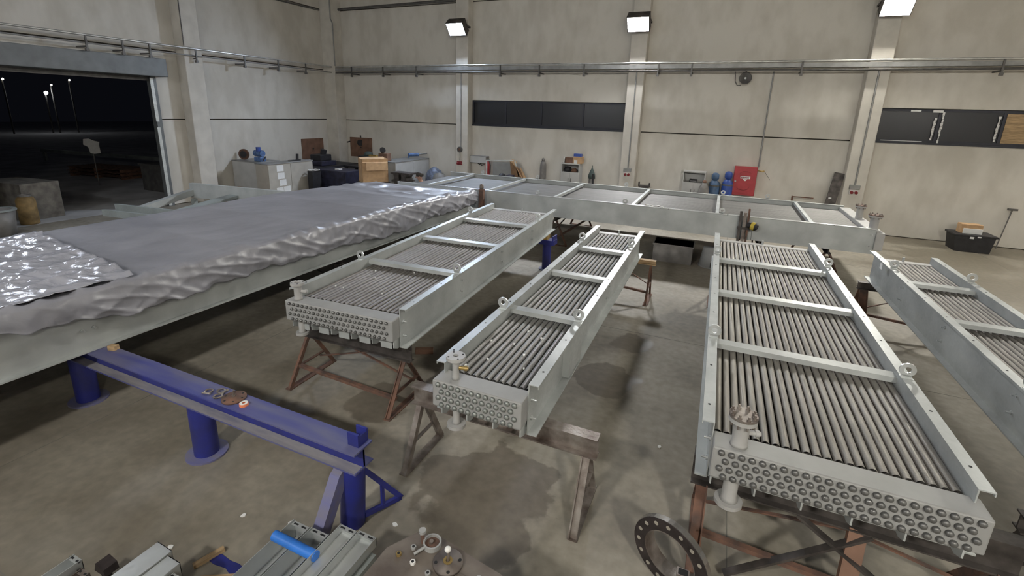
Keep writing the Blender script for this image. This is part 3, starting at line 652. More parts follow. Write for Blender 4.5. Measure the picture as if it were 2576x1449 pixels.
def film():
    X0, X1, Y0, Y1, zt = -8.58, -5.53, 0.3, 10.50, 1.385
    NV, NT, NS, NL = 330, 62, 20, 8
    vs = []; fs = []
    for j in range(NV + 1):
        y = Y0 + (Y1 - Y0) * j / NV
        row = []
        edge = max(0.0, 1 - (Y1 - y) / 0.5)
        hz = hemz(y); zt = film_top(y)
        # left skirt (short)
        lx = X0 - (0.55 * math.exp(-((y - 7.0) / 1.1) ** 2))
        for i in range(NL):
            f = i / NL
            row.append((X0 - 0.03 - (X0 - lx) * (1 - f) ** 0.8 + 0.015 * math.sin(y * 5), y, zt - 0.16 * (1 - f) + 0.012 * noise.noise(Vector((f * 3, y * 3, 1)))))
        for i in range(NT + 1):
            f = i / NT; x = X0 + (X1 - X0) * f
            bar = abs(((y - Y0 - 0.95) % 1.45) / 1.45 - 0.5) * 2      # 1 over a cross bar
            sag = -0.045 * (1 - bar ** 2) * math.sin(PI * f) ** 0.6
            z = zt + sag + 0.012 * noise.noise(Vector((x * 1.3, y * 1.3, 0)))
            z += 0.006 * ridged((x * 1.5, y * 0.5, 2), 2.0)
            er = math.exp(-((1 - f) * (X1 - X0) / 0.20) ** 2)          # crumpled roll at the near edge
            z += er * (0.03 * max(0, noise.noise(Vector((x * 2, y * 3.1, 5)))) + 0.07 * max(0, ridged((x, y * 1.0, 9), 2.7) - 0.5) ** 1.5 * 1.6 + 0.01)
            wr = math.exp(-((y - 9.6) / 0.7) ** 2)
            z += wr * 0.10 * max(0, ridged((x * 0.9, y * 1.4, 3), 1.8) - 0.3)
            row.append((x, y, z))
        for i in range(1, NS + 1):
            f = i / NS; z = zt + 0.012 - f * (zt - hz)
            fold = 0.022 * noise.noise(Vector((0, y * 1.6 + z * 1.5, z * 1.2))) + 0.035 * max(0, ridged((0.3, y * 0.8 - z * 1.5, z * 0.6), 2.0)) ** 3 * f ** 0.6 + 0.032 * max(0, ridged((2.3, y * 0.9 + z * 2.0, z * 1.0), 2.9)) ** 4 * f ** 0.4 + 0.016 * max(0, ridged((5.1, y * 1.0, z * 0.5), 5.5)) ** 3 + 0.006 * noise.noise(Vector((4, y * 9, z * 7)))
            row.append((X1 + 0.045 + 0.02 * math.sin(f * PI) + fold, y, z + 0.012 * noise.noise(Vector((7, y * 5, f * 2)))))
        vs.append(row)
    # far end skirt
    n = len(vs[0])
    for k in range(1, 9):
        f = k / 8; row = []
        for i, (x, y, z) in enumerate(vs[NV]):
            zz = z if z < film_top(Y1) - 0.06 else z - f * 0.33
            row.append((x, y + 0.02 + 0.05 * f * noise.noise(Vector((x * 3, f * 2, 0))), zz))
        vs.append(row)
    me = bpy.data.meshes.new('plastic_sheet')
    flat = [p for r in vs for p in r]
    for j in range(len(vs) - 1):
        for i in range(n - 1): fs.append((j * n + i, j * n + i + 1, (j + 1) * n + i + 1, (j + 1) * n + i))
    me.from_pydata(flat, [], fs); me.polygons.foreach_set('use_smooth', [True] * len(fs)); me.materials.append(MATS['plastic_film'])
    o = bpy.data.objects.new('plastic_sheet', me); C.objects.link(o)
    sd = o.modifiers.new('thickness', 'SOLIDIFY'); sd.thickness = 0.003
    tag(o, 'large matt grey plastic film draped over the big unit', 'plastic sheet')
    # crumpled shiny sheet on top, at the picture edge
    vs = []; NX, NY = 150, 110
    for j in range(NY + 1):
        for i in range(NX + 1):
            u, v = i / NX, j / NY
            x = -8.5 + 2.95 * u; ymax = 3.22 - 0.42 * u + 0.05 * noise.noise(Vector((u * 9, 0, 0)))
            y = 0.5 + (ymax - 0.5) * v
            z = 1.405 + 0.030 * (ridged((x, y * 0.8, 1), 2.6) - 0.3) + 0.018 * ridged((x * 0.7, y * 1.4, 4), 5.0) + 0.008 * noise.noise(Vector((x * 12, y * 12, 0)))
            z += 0.035 * max(0, (v - 0.9) * 10) * max(0, ridged((x, 0, 7), 3.0))
            vs.append((x, y, z))
    fs = [(j * (NX + 1) + i, j * (NX + 1) + i + 1, (j + 1) * (NX + 1) + i + 1, (j + 1) * (NX + 1) + i) for j in range(NY) for i in range(NX)]
    me = bpy.data.meshes.new('shiny_sheet'); me.from_pydata(vs, [], fs); me.polygons.foreach_set('use_smooth', [True] * len(fs)); me.materials.append(MATS['shiny_film'])
    o = bpy.data.objects.new('shiny_sheet', me); C.objects.link(o)
    sd = o.modifiers.new('thickness', 'SOLIDIFY'); sd.thickness = 0.003
    tag(o, 'crumpled glossy plastic sheet lying on the matt film at the left edge', 'plastic sheet')
film()

# loose steel frame behind it
def loose_frame():
    t = thing('fan_plenum', 'open galvanised steel framework lying behind the film-covered unit', 'steelwork', (-12.0, 7.65, 0.0))
    ch = lambda a, b, w, h: MB().bar(a, b, w, h)
    MB().bar((0, 0, 1.10), (3.3, 0.05, 1.17), 0.09, 0.36).build('rear_beam', 'galvanised', t)
    MB().bar((0.05, 0.0, 1.06), (0.15, -1.3, 0.84), 0.16, 0.14).build('side_beam', 'galvanised', t)
    MB().bar((1.55, 0.0, 1.10), (1.75, -1.5, 0.98), 0.30, 0.05).build('middle_plate', 'galvanised_dull', t)
    MB().bar((0.0, -1.69, 0.94), (2.6, -1.62, 1.02), 0.05, 0.16).build('front_beam', 'galvanised_dull', t)
    MB().bar((-0.05, -1.92, 0.86), (2.9, -1.85, 0.96), 0.05, 0.14).build('front_beam', 'galvanised_dull', t)
    MB().bar((0.3, -1.25, 0.86), (3.0, -1.18, 0.98), 0.2, 0.03).build('floor_plate', 'galvanised_dull', t)
    for (x, y) in ((0.2, -0.1), (0.3, -1.6), (2.7, -1.7), (2.9, -0.1)):
        MB().box(x - 0.05, x + 0.05, y - 0.05, y + 0.05, 0, 0.92).build('leg', 'galvanised_dull', t)
loose_frame()

# ------------------------------------------------------------------ trestles and stands under the modules
def trestle(label, x0, x1, yc, htop, m_beam, m_leg, beam_h=0.10, beam_w=0.10, splay=0.28, rz=0.0, leg_w=0.05, angle=True, brace=True, inset=0.08, mid=False):
    """sawhorse: I-beam on two A-frames with feet spread along y"""
    xm = (x0 + x1) / 2; hw = (x1 - x0) / 2
    t = thing('trestle', label, 'trestle', (xm, yc, 0), rz, 'trestles under the modules')
    z1 = htop; z0 = htop - beam_h; b = beam_w / 2; tk = 0.012
    prof = [(-b, z0), (b, z0), (b, z0 + tk), (0.006, z0 + tk), (0.006, z1 - tk), (b, z1 - tk), (b, z1), (-b, z1), (-b, z1 - tk), (-0.006, z1 - tk), (-0.006, z0 + tk), (-b, z0 + tk)]
    MB().prism(prof, 'x', -hw, hw).build('top_beam', m_beam, t)
    for sx in (-1, 1):
        xa = sx * (hw - inset)
        for sy in (-1, 1):
            leg = MB().bar((xa, sy * 0.035, z0 - 0.001), (xa, sy * splay, 0.004), leg_w, leg_w * 0.22, up=(0, 1, 0))
            if angle: leg.bar((xa - sx * leg_w / 2, sy * 0.035, z0 - 0.001), (xa - sx * leg_w / 2, sy * splay, 0.004), 0.010, leg_w, up=(0, 1, 0))
            leg.build('leg', m_leg, t)
        zb = z0 * 0.42; yy = splay * (1 - 0.42) + 0.035 * 0.42
        MB().bar((xa, -yy, zb), (xa, yy, zb), 0.035, 0.012).build('side_brace', m_leg, t)
        MB().box(xa - 0.04, xa + 0.04, -splay - 0.02, splay + 0.02, 0, 0.012).build('foot_plate', m_leg, t)
    if mid:
        MB().bar((0.12, -0.03, z0), (0.02, -splay, 0.004), 0.11, 0.04, up=(0, 1, 0)).build('leg', 'hardboard_brown', t)
        MB().bar((-hw * 0.7, -splay * 0.9, 0.06), (hw * 0.2, -0.05, z0), 0.05, 0.02).build('diagonal_brace', 'dark_steel', t)
        MB().bar((hw * 0.75, -splay * 0.9, 0.06), (-hw * 0.25, -0.05, z0), 0.05, 0.02).build('diagonal_brace', 'dark_steel', t)
    if brace:
        yy = splay * 0.55
        MB().bar((-(hw - inset), -yy, z0 * 0.45), ((hw - inset), -yy, z0 * 0.30), 0.045, 0.035).build('long_brace', m_leg, t)
        MB().bar((-(hw - inset), yy * 0.8, z0 * 0.35), (hw * 0.3, 0.0, z0), 0.03, 0.012).build('diagonal_brace', m_leg, t)
        MB().bar(((hw - inset), yy * 0.8, z0 * 0.35), (-hw * 0.1, 0.0, z0), 0.03, 0.012).build('diagonal_brace', m_leg, t)
    return t
trestle('rusty steel trestle under the near end of the brownish-tube module', -4.36, -2.82, 3.90, 0.745, 'dark_steel', 'rust', 0.22, 0.09, 0.36, math.radians(1.5), 0.045, brace=True)
trestle('dark rusty trestle wider than the narrow middle module it carries', -2.34, -0.60, 3.28, 0.745, 'worn_steel', 'worn_steel', 0.18, 0.11, 0.30, 0.0, 0.06, brace=False)
trestle('dark brown trestle under the near header of the wide module', 0.10, 2.02, 3.46, 0.745, 'dark_steel', 'rust', 0.25, 0.12, 0.38, 0.0, 0.075, mid=True)
trestle('thin rusty trestle under the far end of the narrow middle module', -2.25, -0.82, 8.42, 0.745, 'wood', 'rust', 0.08, 0.10, 0.30, 0.0, 0.035, angle=False)
trestle('dark trestle under the far end of the wide module', 0.05, 1.75, 8.85, 0.745, 'dark_steel', 'rust', 0.10, 0.10, 0.30, 0.0, 0.05)
trestle('rusty trestle under the far end of the right-edge module', 2.25, 3.5, 8.90, 0.745, 'dark_steel', 'rust', 0.12, 0.10, 0.35, 0.0, 0.10)
trestle('dark trestle at the right picture edge under the narrow module', 2.1, 3.55, 3.75, 0.745, 'dark_steel', 'dark_steel', 0.12, 0.10, 0.38, 0.0, 0.06)
for i, (x, lb) in enumerate(((-6.6, 'dark trestle under the long cross module, behind the covered unit'), (-3.6, 'dark trestle under the long cross module, left of the middle'),
                             (0.95, 'dark trestle under the long cross module behind the wide module'), (2.2, 'dark trestle under the nozzle end of the long cross module'))):
    t = trestle(lb, -1.35, 1.35, 0, 0.745, 'dark_steel', 'rust', 0.12, 0.10, 0.32, 0.0, 0.05)
    t.location = (x, 12.4, 0); t.rotation_euler.z = PI / 2
for (y, lb) in ((9.2, 'dark trestle under the far end of the film-covered unit'), (6.0, 'dark trestle under the middle of the film-covered unit')):
    trestle(lb, -8.5, -5.7, y, 0.745, 'dark_steel', 'dark_steel', 0.14, 0.12, 0.3, 0.0, 0.06)

# blue support stands
def blue_post(t, x, y, ztop, r=0.115):
    MB().cyl((x, y, 0.018), (x, y, ztop), r, 24).build('post', 'blue_paint', t)
    MB().cyl((x, y, 0), (x, y, 0.018), r * 1.7, 28).build('base_plate', 'blue_paint_dusty', t)
def h_beam(z0, z1, b, tk=0.014, wb=0.008):
    return [(-b, z0), (b, z0), (b, z0 + tk), (wb, z0 + tk), (wb, z1 - tk), (b, z1 - tk), (b, z1), (-b, z1), (-b, z1 - tk), (-wb, z1 - tk), (-wb, z0 + tk), (-b, z0 + tk)]
def blue_stand():
    t = thing('blue_stand', 'long blue H-beam stand on round posts in the left foreground', 'stand', (-4.1, 2.38, 0))
    MB().prism(h_beam(0.565, 0.745, 0.10), 'x', -4.55, 1.93).build('beam', 'blue_worn', t)
    MB().box(-4.54, 1.92, -0.0995, -0.012, 0.5795, 0.581).build('dust_layer', 'dust_grey', t)
    MB().box(-4.55, 1.93, -0.0095, 0.0095, 0.58, 0.73).build('beam_web', 'blue_paint', t)
    for x in (0.0, -1.95, -4.2): blue_post(t, x, 0.03, 0.565, 0.105)
    # sloping end leg
    MB().cyl((1.80, 0.02, 0.565), (1.78, 0.0, 0.0), 0.095, 24).build('post', 'blue_paint', t)
    MB().prism([(-0.45, 0), (-0.33, 0), (-0.02, 0.48), (-0.05, 0.56), (-0.12, 0.52)], 'x', 1.70, 1.79, Matrix.Rotation(0.0, 4, 'Z')).build('strut_plate', 'blue_paint_dusty', t)
    MB().bar((1.86, 0.05, 0.50), (1.98, 0.36, 0.02), 0.03, 0.04).bar((1.86, 0.05, 0.06), (1.98, 0.36, 0.02), 0.03, 0.04).bar((1.92, 0.20, 0.26), (1.92, 0.20, 0.04), 0.02, 0.03).build('side_strut', 'blue_paint', t)
    # welded U-stop at the end
    MB().box(1.80, 1.90, -0.02, 0.0, 0.745, 0.85).box(1.80, 1.90, 0.075, 0.09, 0.745, 0.85).box(1.885, 1.90, 0.0, 0.075, 0.745, 0.83).build('end_stop', 'blue_paint', t)
blue_stand()
t = thing('blue_stand', 'short blue post with a square head under the far end of the brownish-tube module', 'stand', (-3.12, 9.2, 0))
blue_post(t, 0, 0, 0.56, 0.09); MB().box(-0.28, 0.18, -0.12, 0.12, 0.56, 0.66).build('head_plate', 'blue_paint', t)
MB().box(0.14, 0.17, -0.12, 0.12, 0.66, 0.75).build('end_stop', 'blue_paint', t)
t = thing('blue_stand', 'blue post left of the short one, under the far end of the brownish-tube module', 'stand', (-4.5, 9.2, 0))
blue_post(t, 0, 0, 0.56, 0.09); MB().box(-0.25, 0.25, -0.12, 0.12, 0.56, 0.66).build('head_plate', 'blue_paint', t)
for (x, y, lb) in ((-3.2, 9.2, 'yellow wood block on the short blue post'), (-4.5, 9.2, 'yellow wood block on the hidden blue post')):
    o = MB().box(-0.11, 0.11, -0.09, 0.09, 0, 0.088).build('wood_block', 'yellow_wood', loc=(x, y, 0.66)); tag(o, lb, 'wood block')
o = MB().box(-0.04, 0.04, -0.03, 0.03, 0, 0.05).build('wood_block', 'wood', bevel=0.004, loc=(-5.42, 2.44, 0.745)); o.rotation_euler.z = 0.3
tag(o, 'yellow wood block on the blue beam beside the covered unit', 'wood block')
o = MB().box(-0.12, 0.12, -0.04, 0.04, 0, 0.07).build('wood_block', 'hardboard_brown', bevel=0.006, loc=(-3.36, 4.96, 0)); o.rotation_euler.z = 0.5
tag(o, 'loose brown wood block on the floor beside the brownish-tube module', 'wood block')

# things lying on the blue beam
ZB = 0.745
def rusty_flange():
    t = thing('rusty_flange', 'round rusty blind flange with a centre bolt on the blue beam', 'flange', (-3.58, 2.39, ZB))
    mb = MB().lathe([(0.098, 0), (0.098, 0.016), (0.055, 0.016), (0.05, 0.022), (0, 0.022)], 28); mb.build('disc', 'rust', t)
    for k in range(6):
        a = k * PI / 3 + 0.3
        MB().cyl((0.076 * math.cos(a), 0.076 * math.sin(a), 0.016), (0.076 * math.cos(a), 0.076 * math.sin(a), 0.0172), 0.009, 8).build('bolt_hole', 'hole_black', t)
    MB().cyl((0, 0, 0.02), (0.01, 0, 0.085), 0.008, 8).cyl((0, 0, 0.022), (0, 0, 0.034), 0.016, 6).build('bolt', 'worn_steel', t)
rusty_flange()
t = thing('tape_roll', 'small orange and white tape roll on the blue beam', 'tape roll', (-3.42, 2.36, ZB))
MB().ring(0.020, 0.036, 0.022, 20).build('roll', 'tape_orange', t); MB().ring(0.014, 0.033, 0.003, 20, Matrix.Translation((0, 0, 0.0225))).build('side_face', 'plastic_white', t)
for i, (dx, dy, rz, lb) in enumerate(((-3.86, 2.36, 0.3, 'leftmost steel shackle on the blue beam'), (-3.77, 2.41, 1.4, 'middle steel shackle on the blue beam'), (-3.72, 2.34, 2.4, 'steel shackle on the blue beam next to the rusty flange'))):
    t = thing('shackle', lb, 'shackle', (dx, dy, ZB), rz, 'shackles on the blue beam')
    pts = [(-0.022, -0.035, 0.012)] + [(0.03 * math.cos(a), 0.03 * math.sin(a), 0.012) for a in [PI * (1.0 - k / 8) for k in range(9)]] + [(0.022, -0.035, 0.012)]
    MB().path([Vector(p) for p in pts], 0.0075, 8).build('bow', 'worn_steel', t)
    MB().cyl((-0.036, -0.035, 0.012), (0.036, -0.035, 0.012), 0.0075, 8).cyl((0.03, -0.035, 0.012), (0.042, -0.035, 0.012), 0.012, 6).build('pin', 'worn_steel', t)

# clamping posts in front of the long module
t = thing('clamp_stand', 'dark steel clamp stand before the long cross module', 'stand', (0.60, 10.86, 0))
MB().bar((-0.075, 0, 0), (-0.085, 0, 1.36), 0.05, 0.05).build('upright', 'dark_steel', t)
MB().bar((0.02, 0, 0), (-0.005, 0.0, 1.34), 0.06, 0.05).build('upright', 'worn_steel', t)
MB().bar((0.085, 0, 0), (0.06, 0, 1.42), 0.035, 0.05).build('upright', 'rust', t)
MB().box(-0.2, 0.2, -0.2, 0.06, 0, 0.02).build('base_plate', 'dark_steel', t)
MB().box(-0.12, 0.12, -0.03, 0.03, 0.98, 1.03).build('clamp_plate', 'dark_steel', t)
t = thing('strap_roll', 'black and yellow strap roll hanging on the dark clamp stand', 'strap roll', (0.72, 10.80, 1.10))
MB().cyl((-0.05, 0.01, 0), (0.02, -0.03, -0.01), 0.062, 16).build('black_hub', 'black_rubber', t)
MB().cyl((0.02, -0.03, -0.01), (0.085, -0.062, -0.02), 0.085, 20).build('yellow_band', 'yellow_paint', t)
MB().cyl((0.085, -0.062, -0.02), (0.12, -0.08, -0.025), 0.085, 20, 0.05).build('black_cap', 'black_rubber', t)
MB().cyl((0.03, -0.09, -0.08), (0.035, -0.09, -0.30), 0.004, 6).build('loose_strap', 'black_rubber', t)
t = thing('steel_post', 'short rusty post with a rounded head at the end of the covered unit', 'post', (-5.45, 10.72, 0))
MB().box(-0.06, 0.06, -0.05, 0.05, 0.0, 1.30).build('shaft', 'rust', t); MB().lathe([(0.05, 0), (0.055, 0.05), (0.05, 0.10), (0.025, 0.135), (0, 0.14)], 14, Matrix.Translation((0, 0, 1.30))).build('head', 'worn_steel', t)

# stored boxes under the long module
o = MB().box(-0.42, 0.42, -0.3, 0.3, 0, 0.42).box(-0.44, 0.44, -0.32, 0.32, 0.38, 0.42).build('storage_box', 'cylinder_grey', loc=(-0.75, 11.3, 0)); tag(o, 'dark grey box in the shadow under the long module', 'box')
t = thing('bucket', 'pale upturned tub in the shadow under the long module', 'tub', (0.08, 11.2, 0))
MB().lathe([(0.24, 0), (0.26, 0.03), (0.20, 0.42), (0.0, 0.43)], 20).build('body', 'header_paint', t); MB().ring(0.25, 0.275, 0.03, 20).build('rim', 'header_paint', t)

# ------------------------------------------------------------------ pipes and cables on the walls
def run_pipe(name, label, pts, r, m, cat='pipe'):
    o = MB().path([Vector(p) for p in pts], r, 10).build(name, m); return tag(o, label, cat)
PY = YB - CDEP - 0.07; PXL = XL + CDEP + 0.07
run_pipe('wall_pipe', 'bright upper conduit running along the back wall', [(PXL, PY, 4.84), (XR - 0.05, PY, 4.84)], 0.032, 'pipe_bright')
o = MB().box(PXL + 0.05, XR - 0.05, PY - 0.03, PY + 0.03, 4.67, 4.79).build('cable_tray', 'pipe_grey'); tag(o, 'grey cable tray between the two pipes on the back wall', 'cable tray')
run_pipe('wall_pipe', 'dark lower pipe running along the back wall', [(PXL, PY, 4.60), (XR - 0.05, PY, 4.60)], 0.03, 'pipe_dark')
run_pipe('wall_pipe', 'bright upper conduit running along the left wall', [(PXL, YF + 0.1, 4.84), (PXL, PY, 4.84)], 0.03, 'pipe_bright')
run_pipe('wall_pipe', 'grey lower conduit running along the left wall above the shutter', [(PXL, YF + 0.1, 4.66), (PXL, PY, 4.62)], 0.02, 'pipe_grey')
run_pipe('wall_pipe', 'dark pipe high up near the top of the picture by the corner', [(PXL - 0.2, PY + 0.35, 7.12), (-9.7, PY + 0.33, 7.16)], 0.05, 'pipe_dark')
run_pipe('wall_pipe', 'dark cable sloping along the top of the left wall', [(XL + 0.04, 10.9, 6.98), (XL + 0.04, 16.4, 7.05)], 0.03, 'pipe_dark')
run_pipe('wall_pipe', 'thin grey conduit coming down the corner column', [(XL + 0.65, 16.36, 8.8), (XL + 0.65, 16.36, 6.7), (XL + 0.75, 16.36, 6.5), (XL + 0.75, 16.36, 4.86)], 0.025, 'pipe_grey')
run_pipe('wall_pipe', 'thin dark conduit on the left wall column', [(XL + CDEP + 0.02, 10.34, 8.5), (XL + CDEP + 0.02, 10.32, 4.9)], 0.014, 'pipe_dark')
run_pipe('wall_pipe', 'vertical conduit from the pipes down to the red cabinet', [(1.09, YB - 0.03, 4.6), (1.09, YB - 0.03, 1.75)], 0.022, 'pipe_grey')
for i, (x, z, lb) in enumerate(((-9.36, 1.80, 'vertical conduit down the second column'), (-2.87, 1.46, 'vertical conduit down the middle column'), (3.60, 1.44, 'vertical conduit down the right column'))):
    run_pipe('wall_pipe', lb, [(x, YB - CDEP - 0.02, 4.58), (x, YB - CDEP - 0.02, z)], 0.02 if i < 2 else 0.024, 'pipe_grey')
br = mm('pipe_bracket_arm', 'pipe_dark', MB().box(-0.02, 0.02, -0.02, 0.45, -0.02, 0.02).box(-0.02, 0.02, -0.04, 0.0, -0.06, 0.27).box(-0.035, 0.035, -0.05, 0.03, -0.12, -0.05))
BW = ['just right of the corner', 'second from the corner', 'third from the corner', 'above the left end of the strip window', 'above the strip window, left of its middle', 'above the right part of the strip window', 'just right of the middle column',
      'left of the round speaker', 'right of the round speaker', 'right of the right column', 'near the right picture edge']
for i, x in enumerate((-14.5, -12.9, -11.3, -7.7, -6.2, -4.6, -2.2, -1.2, 1.75, 6.1, 7.6)):
    o = bpy.data.objects.new('pipe_bracket', br); C.objects.link(o); o.location = (x, PY - 0.03, 4.55)
    tag(o, 'small dark pipe bracket on the back wall, ' + BW[i], 'bracket', 'pipe brackets')
BL = ['above the left part of the shutter box', 'above the middle of the shutter box', 'above the right end of the shutter box', 'on the column beside the shutter', 'first right of the shutter column', 'second right of the shutter column', 'nearest the corner']
for i, y in enumerate((7.7, 8.55, 9.25, 10.6, 12.3, 13.7, 15.0)):
    o = bpy.data.objects.new('pipe_bracket', br); C.objects.link(o); o.location = (PXL + 0.03, y, 4.55); o.rotation_euler.z = PI / 2
    tag(o, 'dark pipe bracket on the left wall, ' + BL[i], 'bracket', 'pipe brackets')
# joints stay visible through recessed panel gaps

# ------------------------------------------------------------------ wall equipment
def socket(label, x, z, rows):
    t = thing('wall_socket', label, 'socket', (x, YB - CDEP, z))
    if rows > 1: MB().box(-0.13, 0.13, -0.07, 0, 0.02, 0.15).build('breaker_box', 'pipe_grey', t, bevel=0.01)
    MB().box(-0.11, 0.11, -0.05, 0, -0.12, 0.015).build('socket_plate', 'plastic_white' if rows > 1 else 'dark_red', t, bevel=0.008)
    for sx in (-0.055, 0.055): MB().cyl((sx, -0.05, -0.06), (sx, -0.10, -0.07), 0.042, 14).build('socket_outlet', 'dark_red', t)
socket('dark red socket low on the second column', -9.42, 1.27, 1)
socket('red and grey socket box on the middle column', -2.885, 1.33, 2)
socket('grey socket box with two red outlets on the right column', 3.60, 1.31, 2)
t = thing('cable_reel', 'small round dark reel on the second column above the socket', 'reel', (-9.40, YB - CDEP, 1.74))
MB().cyl((0, 0, 0), (0, -0.07, 0), 0.11, 20).build('disc', 'pipe_dark', t); MB().cyl((0, -0.07, 0), (0, -0.10, 0), 0.05, 14).build('hub', 'rust', t)
MB().path([Vector((0, -0.03, -0.1)), Vector((0.01, -0.03, -0.25)), Vector((-0.01, -0.03, -0.42))], 0.012, 6).build('cable', 'pipe_grey', t)
def speaker():
    t = thing('wall_siren', 'round dark horn hanging under the pipes above the cabinets', 'horn', (0.34, YB - 0.02, 4.40))
    MB().lathe([(0.06, 0), (0.10, 0.05), (0.165, 0.16), (0.175, 0.17), (0.15, 0.165), (0.05, 0.09), (0.0, 0.085)], 24, Matrix.Rotation(PI / 2, 4, 'X')).build('horn', 'pipe_dark', t)
    MB().cyl((0, -0.09, 0), (0, -0.17, 0), 0.03, 12).build('centre', 'galvanised', t)
    MB().box(-0.02, 0.02, -0.05, 0, 0, 0.22).build('bracket', 'pipe_dark', t)
    MB().path([Vector(p) for p in ((-0.30, -0.02, 0.2), (-0.27, -0.03, -0.08), (-0.2, -0.04, -0.2), (-0.10, -0.05, -0.2))], 0.012, 6).build('cable', 'pipe_dark', t)
speaker()
def fire_cabinet():
    t = thing('fire_hose_cabinet', 'bright red fire hose cabinet with a white strip label on the back wall', 'cabinet', (0.74, YB - 0.035, 0.86))
    MB().box(-0.325, 0.325, -0.20, 0, 0, 0.90).build('body', 'cabinet_red', t, bevel=0.012)
    d = MB().box(-0.315, 0.315, -0.215, -0.20, 0.01, 0.89).build('door', 'cabinet_red', t, bevel=0.006)
    MB().box(-0.13, 0.15, -0.2175, -0.2155, 0.53, 0.605).build('label_strip', 'paper', d)
    # small dark lettering blocks and the hose emblem
    mb = MB()
    for k in range(9): mb.box(-0.105 + k * 0.026, -0.087 + k * 0.026, -0.2185, -0.2176, 0.545, 0.59)
    mb.build('lettering', 'dark_red', d)
    mb = MB(); mb.prism([(-0.06, 0.52), (0.08, 0.52), (0.03, 0.46), (0.0, 0.46)], 'y', -0.2175, -0.2155); mb.build('emblem', 'paper', d)
    mb = MB()
    for k in range(12):
        a = PI * (0.08 + 0.84 * k / 11)
        mb.bar((0.01 + 0.17 * math.cos(a), -0.2165, 0.66 + 0.10 * math.sin(a)), (0.01 + 0.17 * math.cos(a + .24), -0.2165, 0.66 + 0.10 * math.sin(a + .24)), 0.006, 0.022, up=(0, 1, 0))
    mb.build('arched_lettering', 'dark_red', d)
    mb = MB()
    for k in range(12):
        a = PI * (1.08 + 0.84 * k / 11)
        mb.bar((-0.02 + 0.17 * math.cos(a), -0.2165, 0.27 + 0.10 * math.sin(a)), (-0.02 + 0.17 * math.cos(a + .24), -0.2165, 0.27 + 0.10 * math.sin(a + .24)), 0.006, 0.05, up=(0, 1, 0))
    mb.build('lower_emblem', 'dark_red', d)
    MB().cyl((-0.26, -0.215, 0.44), (-0.26, -0.235, 0.44), 0.026, 14).build('lock', 'galvanised_bright', d)
    MB().path([Vector((0.325, -0.08, 0.80)), Vector((0.45, -0.08, 0.78)), Vector((0.52, -0.05, 0.79))], 0.02, 8).build('inlet_pipe', 'brass', t)
    MB().path([Vector((0.52, -0.05, 0.79)), Vector((0.62, -0.03, 0.66)), Vector((0.72, -0.02, 0.52))], 0.006, 6).build('wire', 'pipe_dark', t)
fire_cabinet()
def bottle(label, x, y, r, h, m, cap):
    t = thing('gas_bottle', label, 'gas bottle', (x, y, 0), 0, 'gas bottles along the back wall')
    MB().lathe([(r * 0.92, 0), (r, 0.03), (r, h * 0.80), (r * 0.9, h * 0.87), (r * 0.55, h * 0.93), (r * 0.3, h * 0.95)], 20).build('body', m, t)
    if cap:
        MB().ring(r * 0.82, r * 1.02, 0.05, 20, Matrix.Translation((0, 0, h * 0.80))).build('collar', 'pipe_dark', t)
        MB().lathe([(r * 0.42, h * 0.94), (r * 0.66, h * 0.975), (r * 0.66, h * 1.07), (r * 0.4, h * 1.11), (0, h * 1.12)], 14).build('valve_cap', m, t)
    else:
        MB().lathe([(r * 0.55, h * 0.93), (r * 0.45, h * 0.99), (0, h * 1.01)], 14).build('valve_cap', m, t)
bottle('teal-blue gas bottle beside the brown sack', -0.11, 16.72, 0.17, 1.36, 'cylinder_teal', True)
bottle('bright blue gas bottle next to the red cabinet', 0.27, 16.74, 0.165, 1.42, 'cylinder_blue', True)
bottle('tall plain grey gas bottle standing alone below the strip window', -6.0, 16.78, 0.115, 1.60, 'cylinder_grey', False)
t = thing('sack', 'brown paper sack slumped left of the blue gas bottles', 'sack', (-0.40, 16.32, 0))
MB().lathe([(0.15, 0), (0.19, 0.2), (0.18, 0.7), (0.15, 1.05), (0.06, 1.22), (0.0, 1.24)], 12).build('bag', 'cylinder_grey', t); MB().lathe([(0.05, 1.2), (0.07, 1.26), (0.03, 1.30)], 10).build('neck', 'hardboard_brown', t)
def shelf_cabinet(label, x0, x1, ztop, yb, zshelf):
    t = thing('shelf_cabinet', label, 'cabinet', ((x0 + x1) / 2, yb, 0))
    w = (x1 - x0) / 2; d = 0.42
    MB().box(-w, -w + 0.03, -d, 0, 0, ztop).build('side_panel', 'white_panel', t); MB().box(w - 0.03, w, -d, 0, 0, ztop).build('side_panel', 'white_panel', t)
    MB().box(-w, w, -d - 0.01, 0, ztop, ztop + 0.035).build('top_panel', 'white_panel', t); MB().box(-w + 0.03, w - 0.03, -0.02, 0, 0, ztop).build('back_panel', 'white_panel', t)
    MB().box(-w + 0.03, w - 0.03, -d + 0.02, -0.02, zshelf - 0.03, zshelf).build('shelf', 'white_panel', t)
    for s in (-1, 1):
        dd = MB().box(min(0.003 * s, s * (w - 0.005)), max(0.003 * s, s * (w - 0.005)), -d - 0.02, -d, 0.05, zshelf - 0.005).build('door', 'white_panel', t)
        MB().box(s * 0.05 - 0.008, s * 0.05 + 0.008, -d - 0.045, -d - 0.02, zshelf - 0.35, zshelf - 0.22).build('handle', 'pipe_dark', dd)
    return t
shelf_cabinet('white shelf cabinet below the strip window, boxes on top', -5.22, -4.55, 1.47, 16.95, 1.20)
shelf_cabinet('white shelf cabinet with an open upper bay left of the blue bottles', -1.08, -0.40, 1.49, 16.95, 1.17)
def small(name, label, cat, boxes, m, loc, rz=0.0, group=None):
    mb = MB()
    for b in boxes: mb.box(*b)
    o = mb.build(name, m, loc=loc, bevel=0.006); o.rotation_euler.z = rz
    return tag(o, label, cat, group)
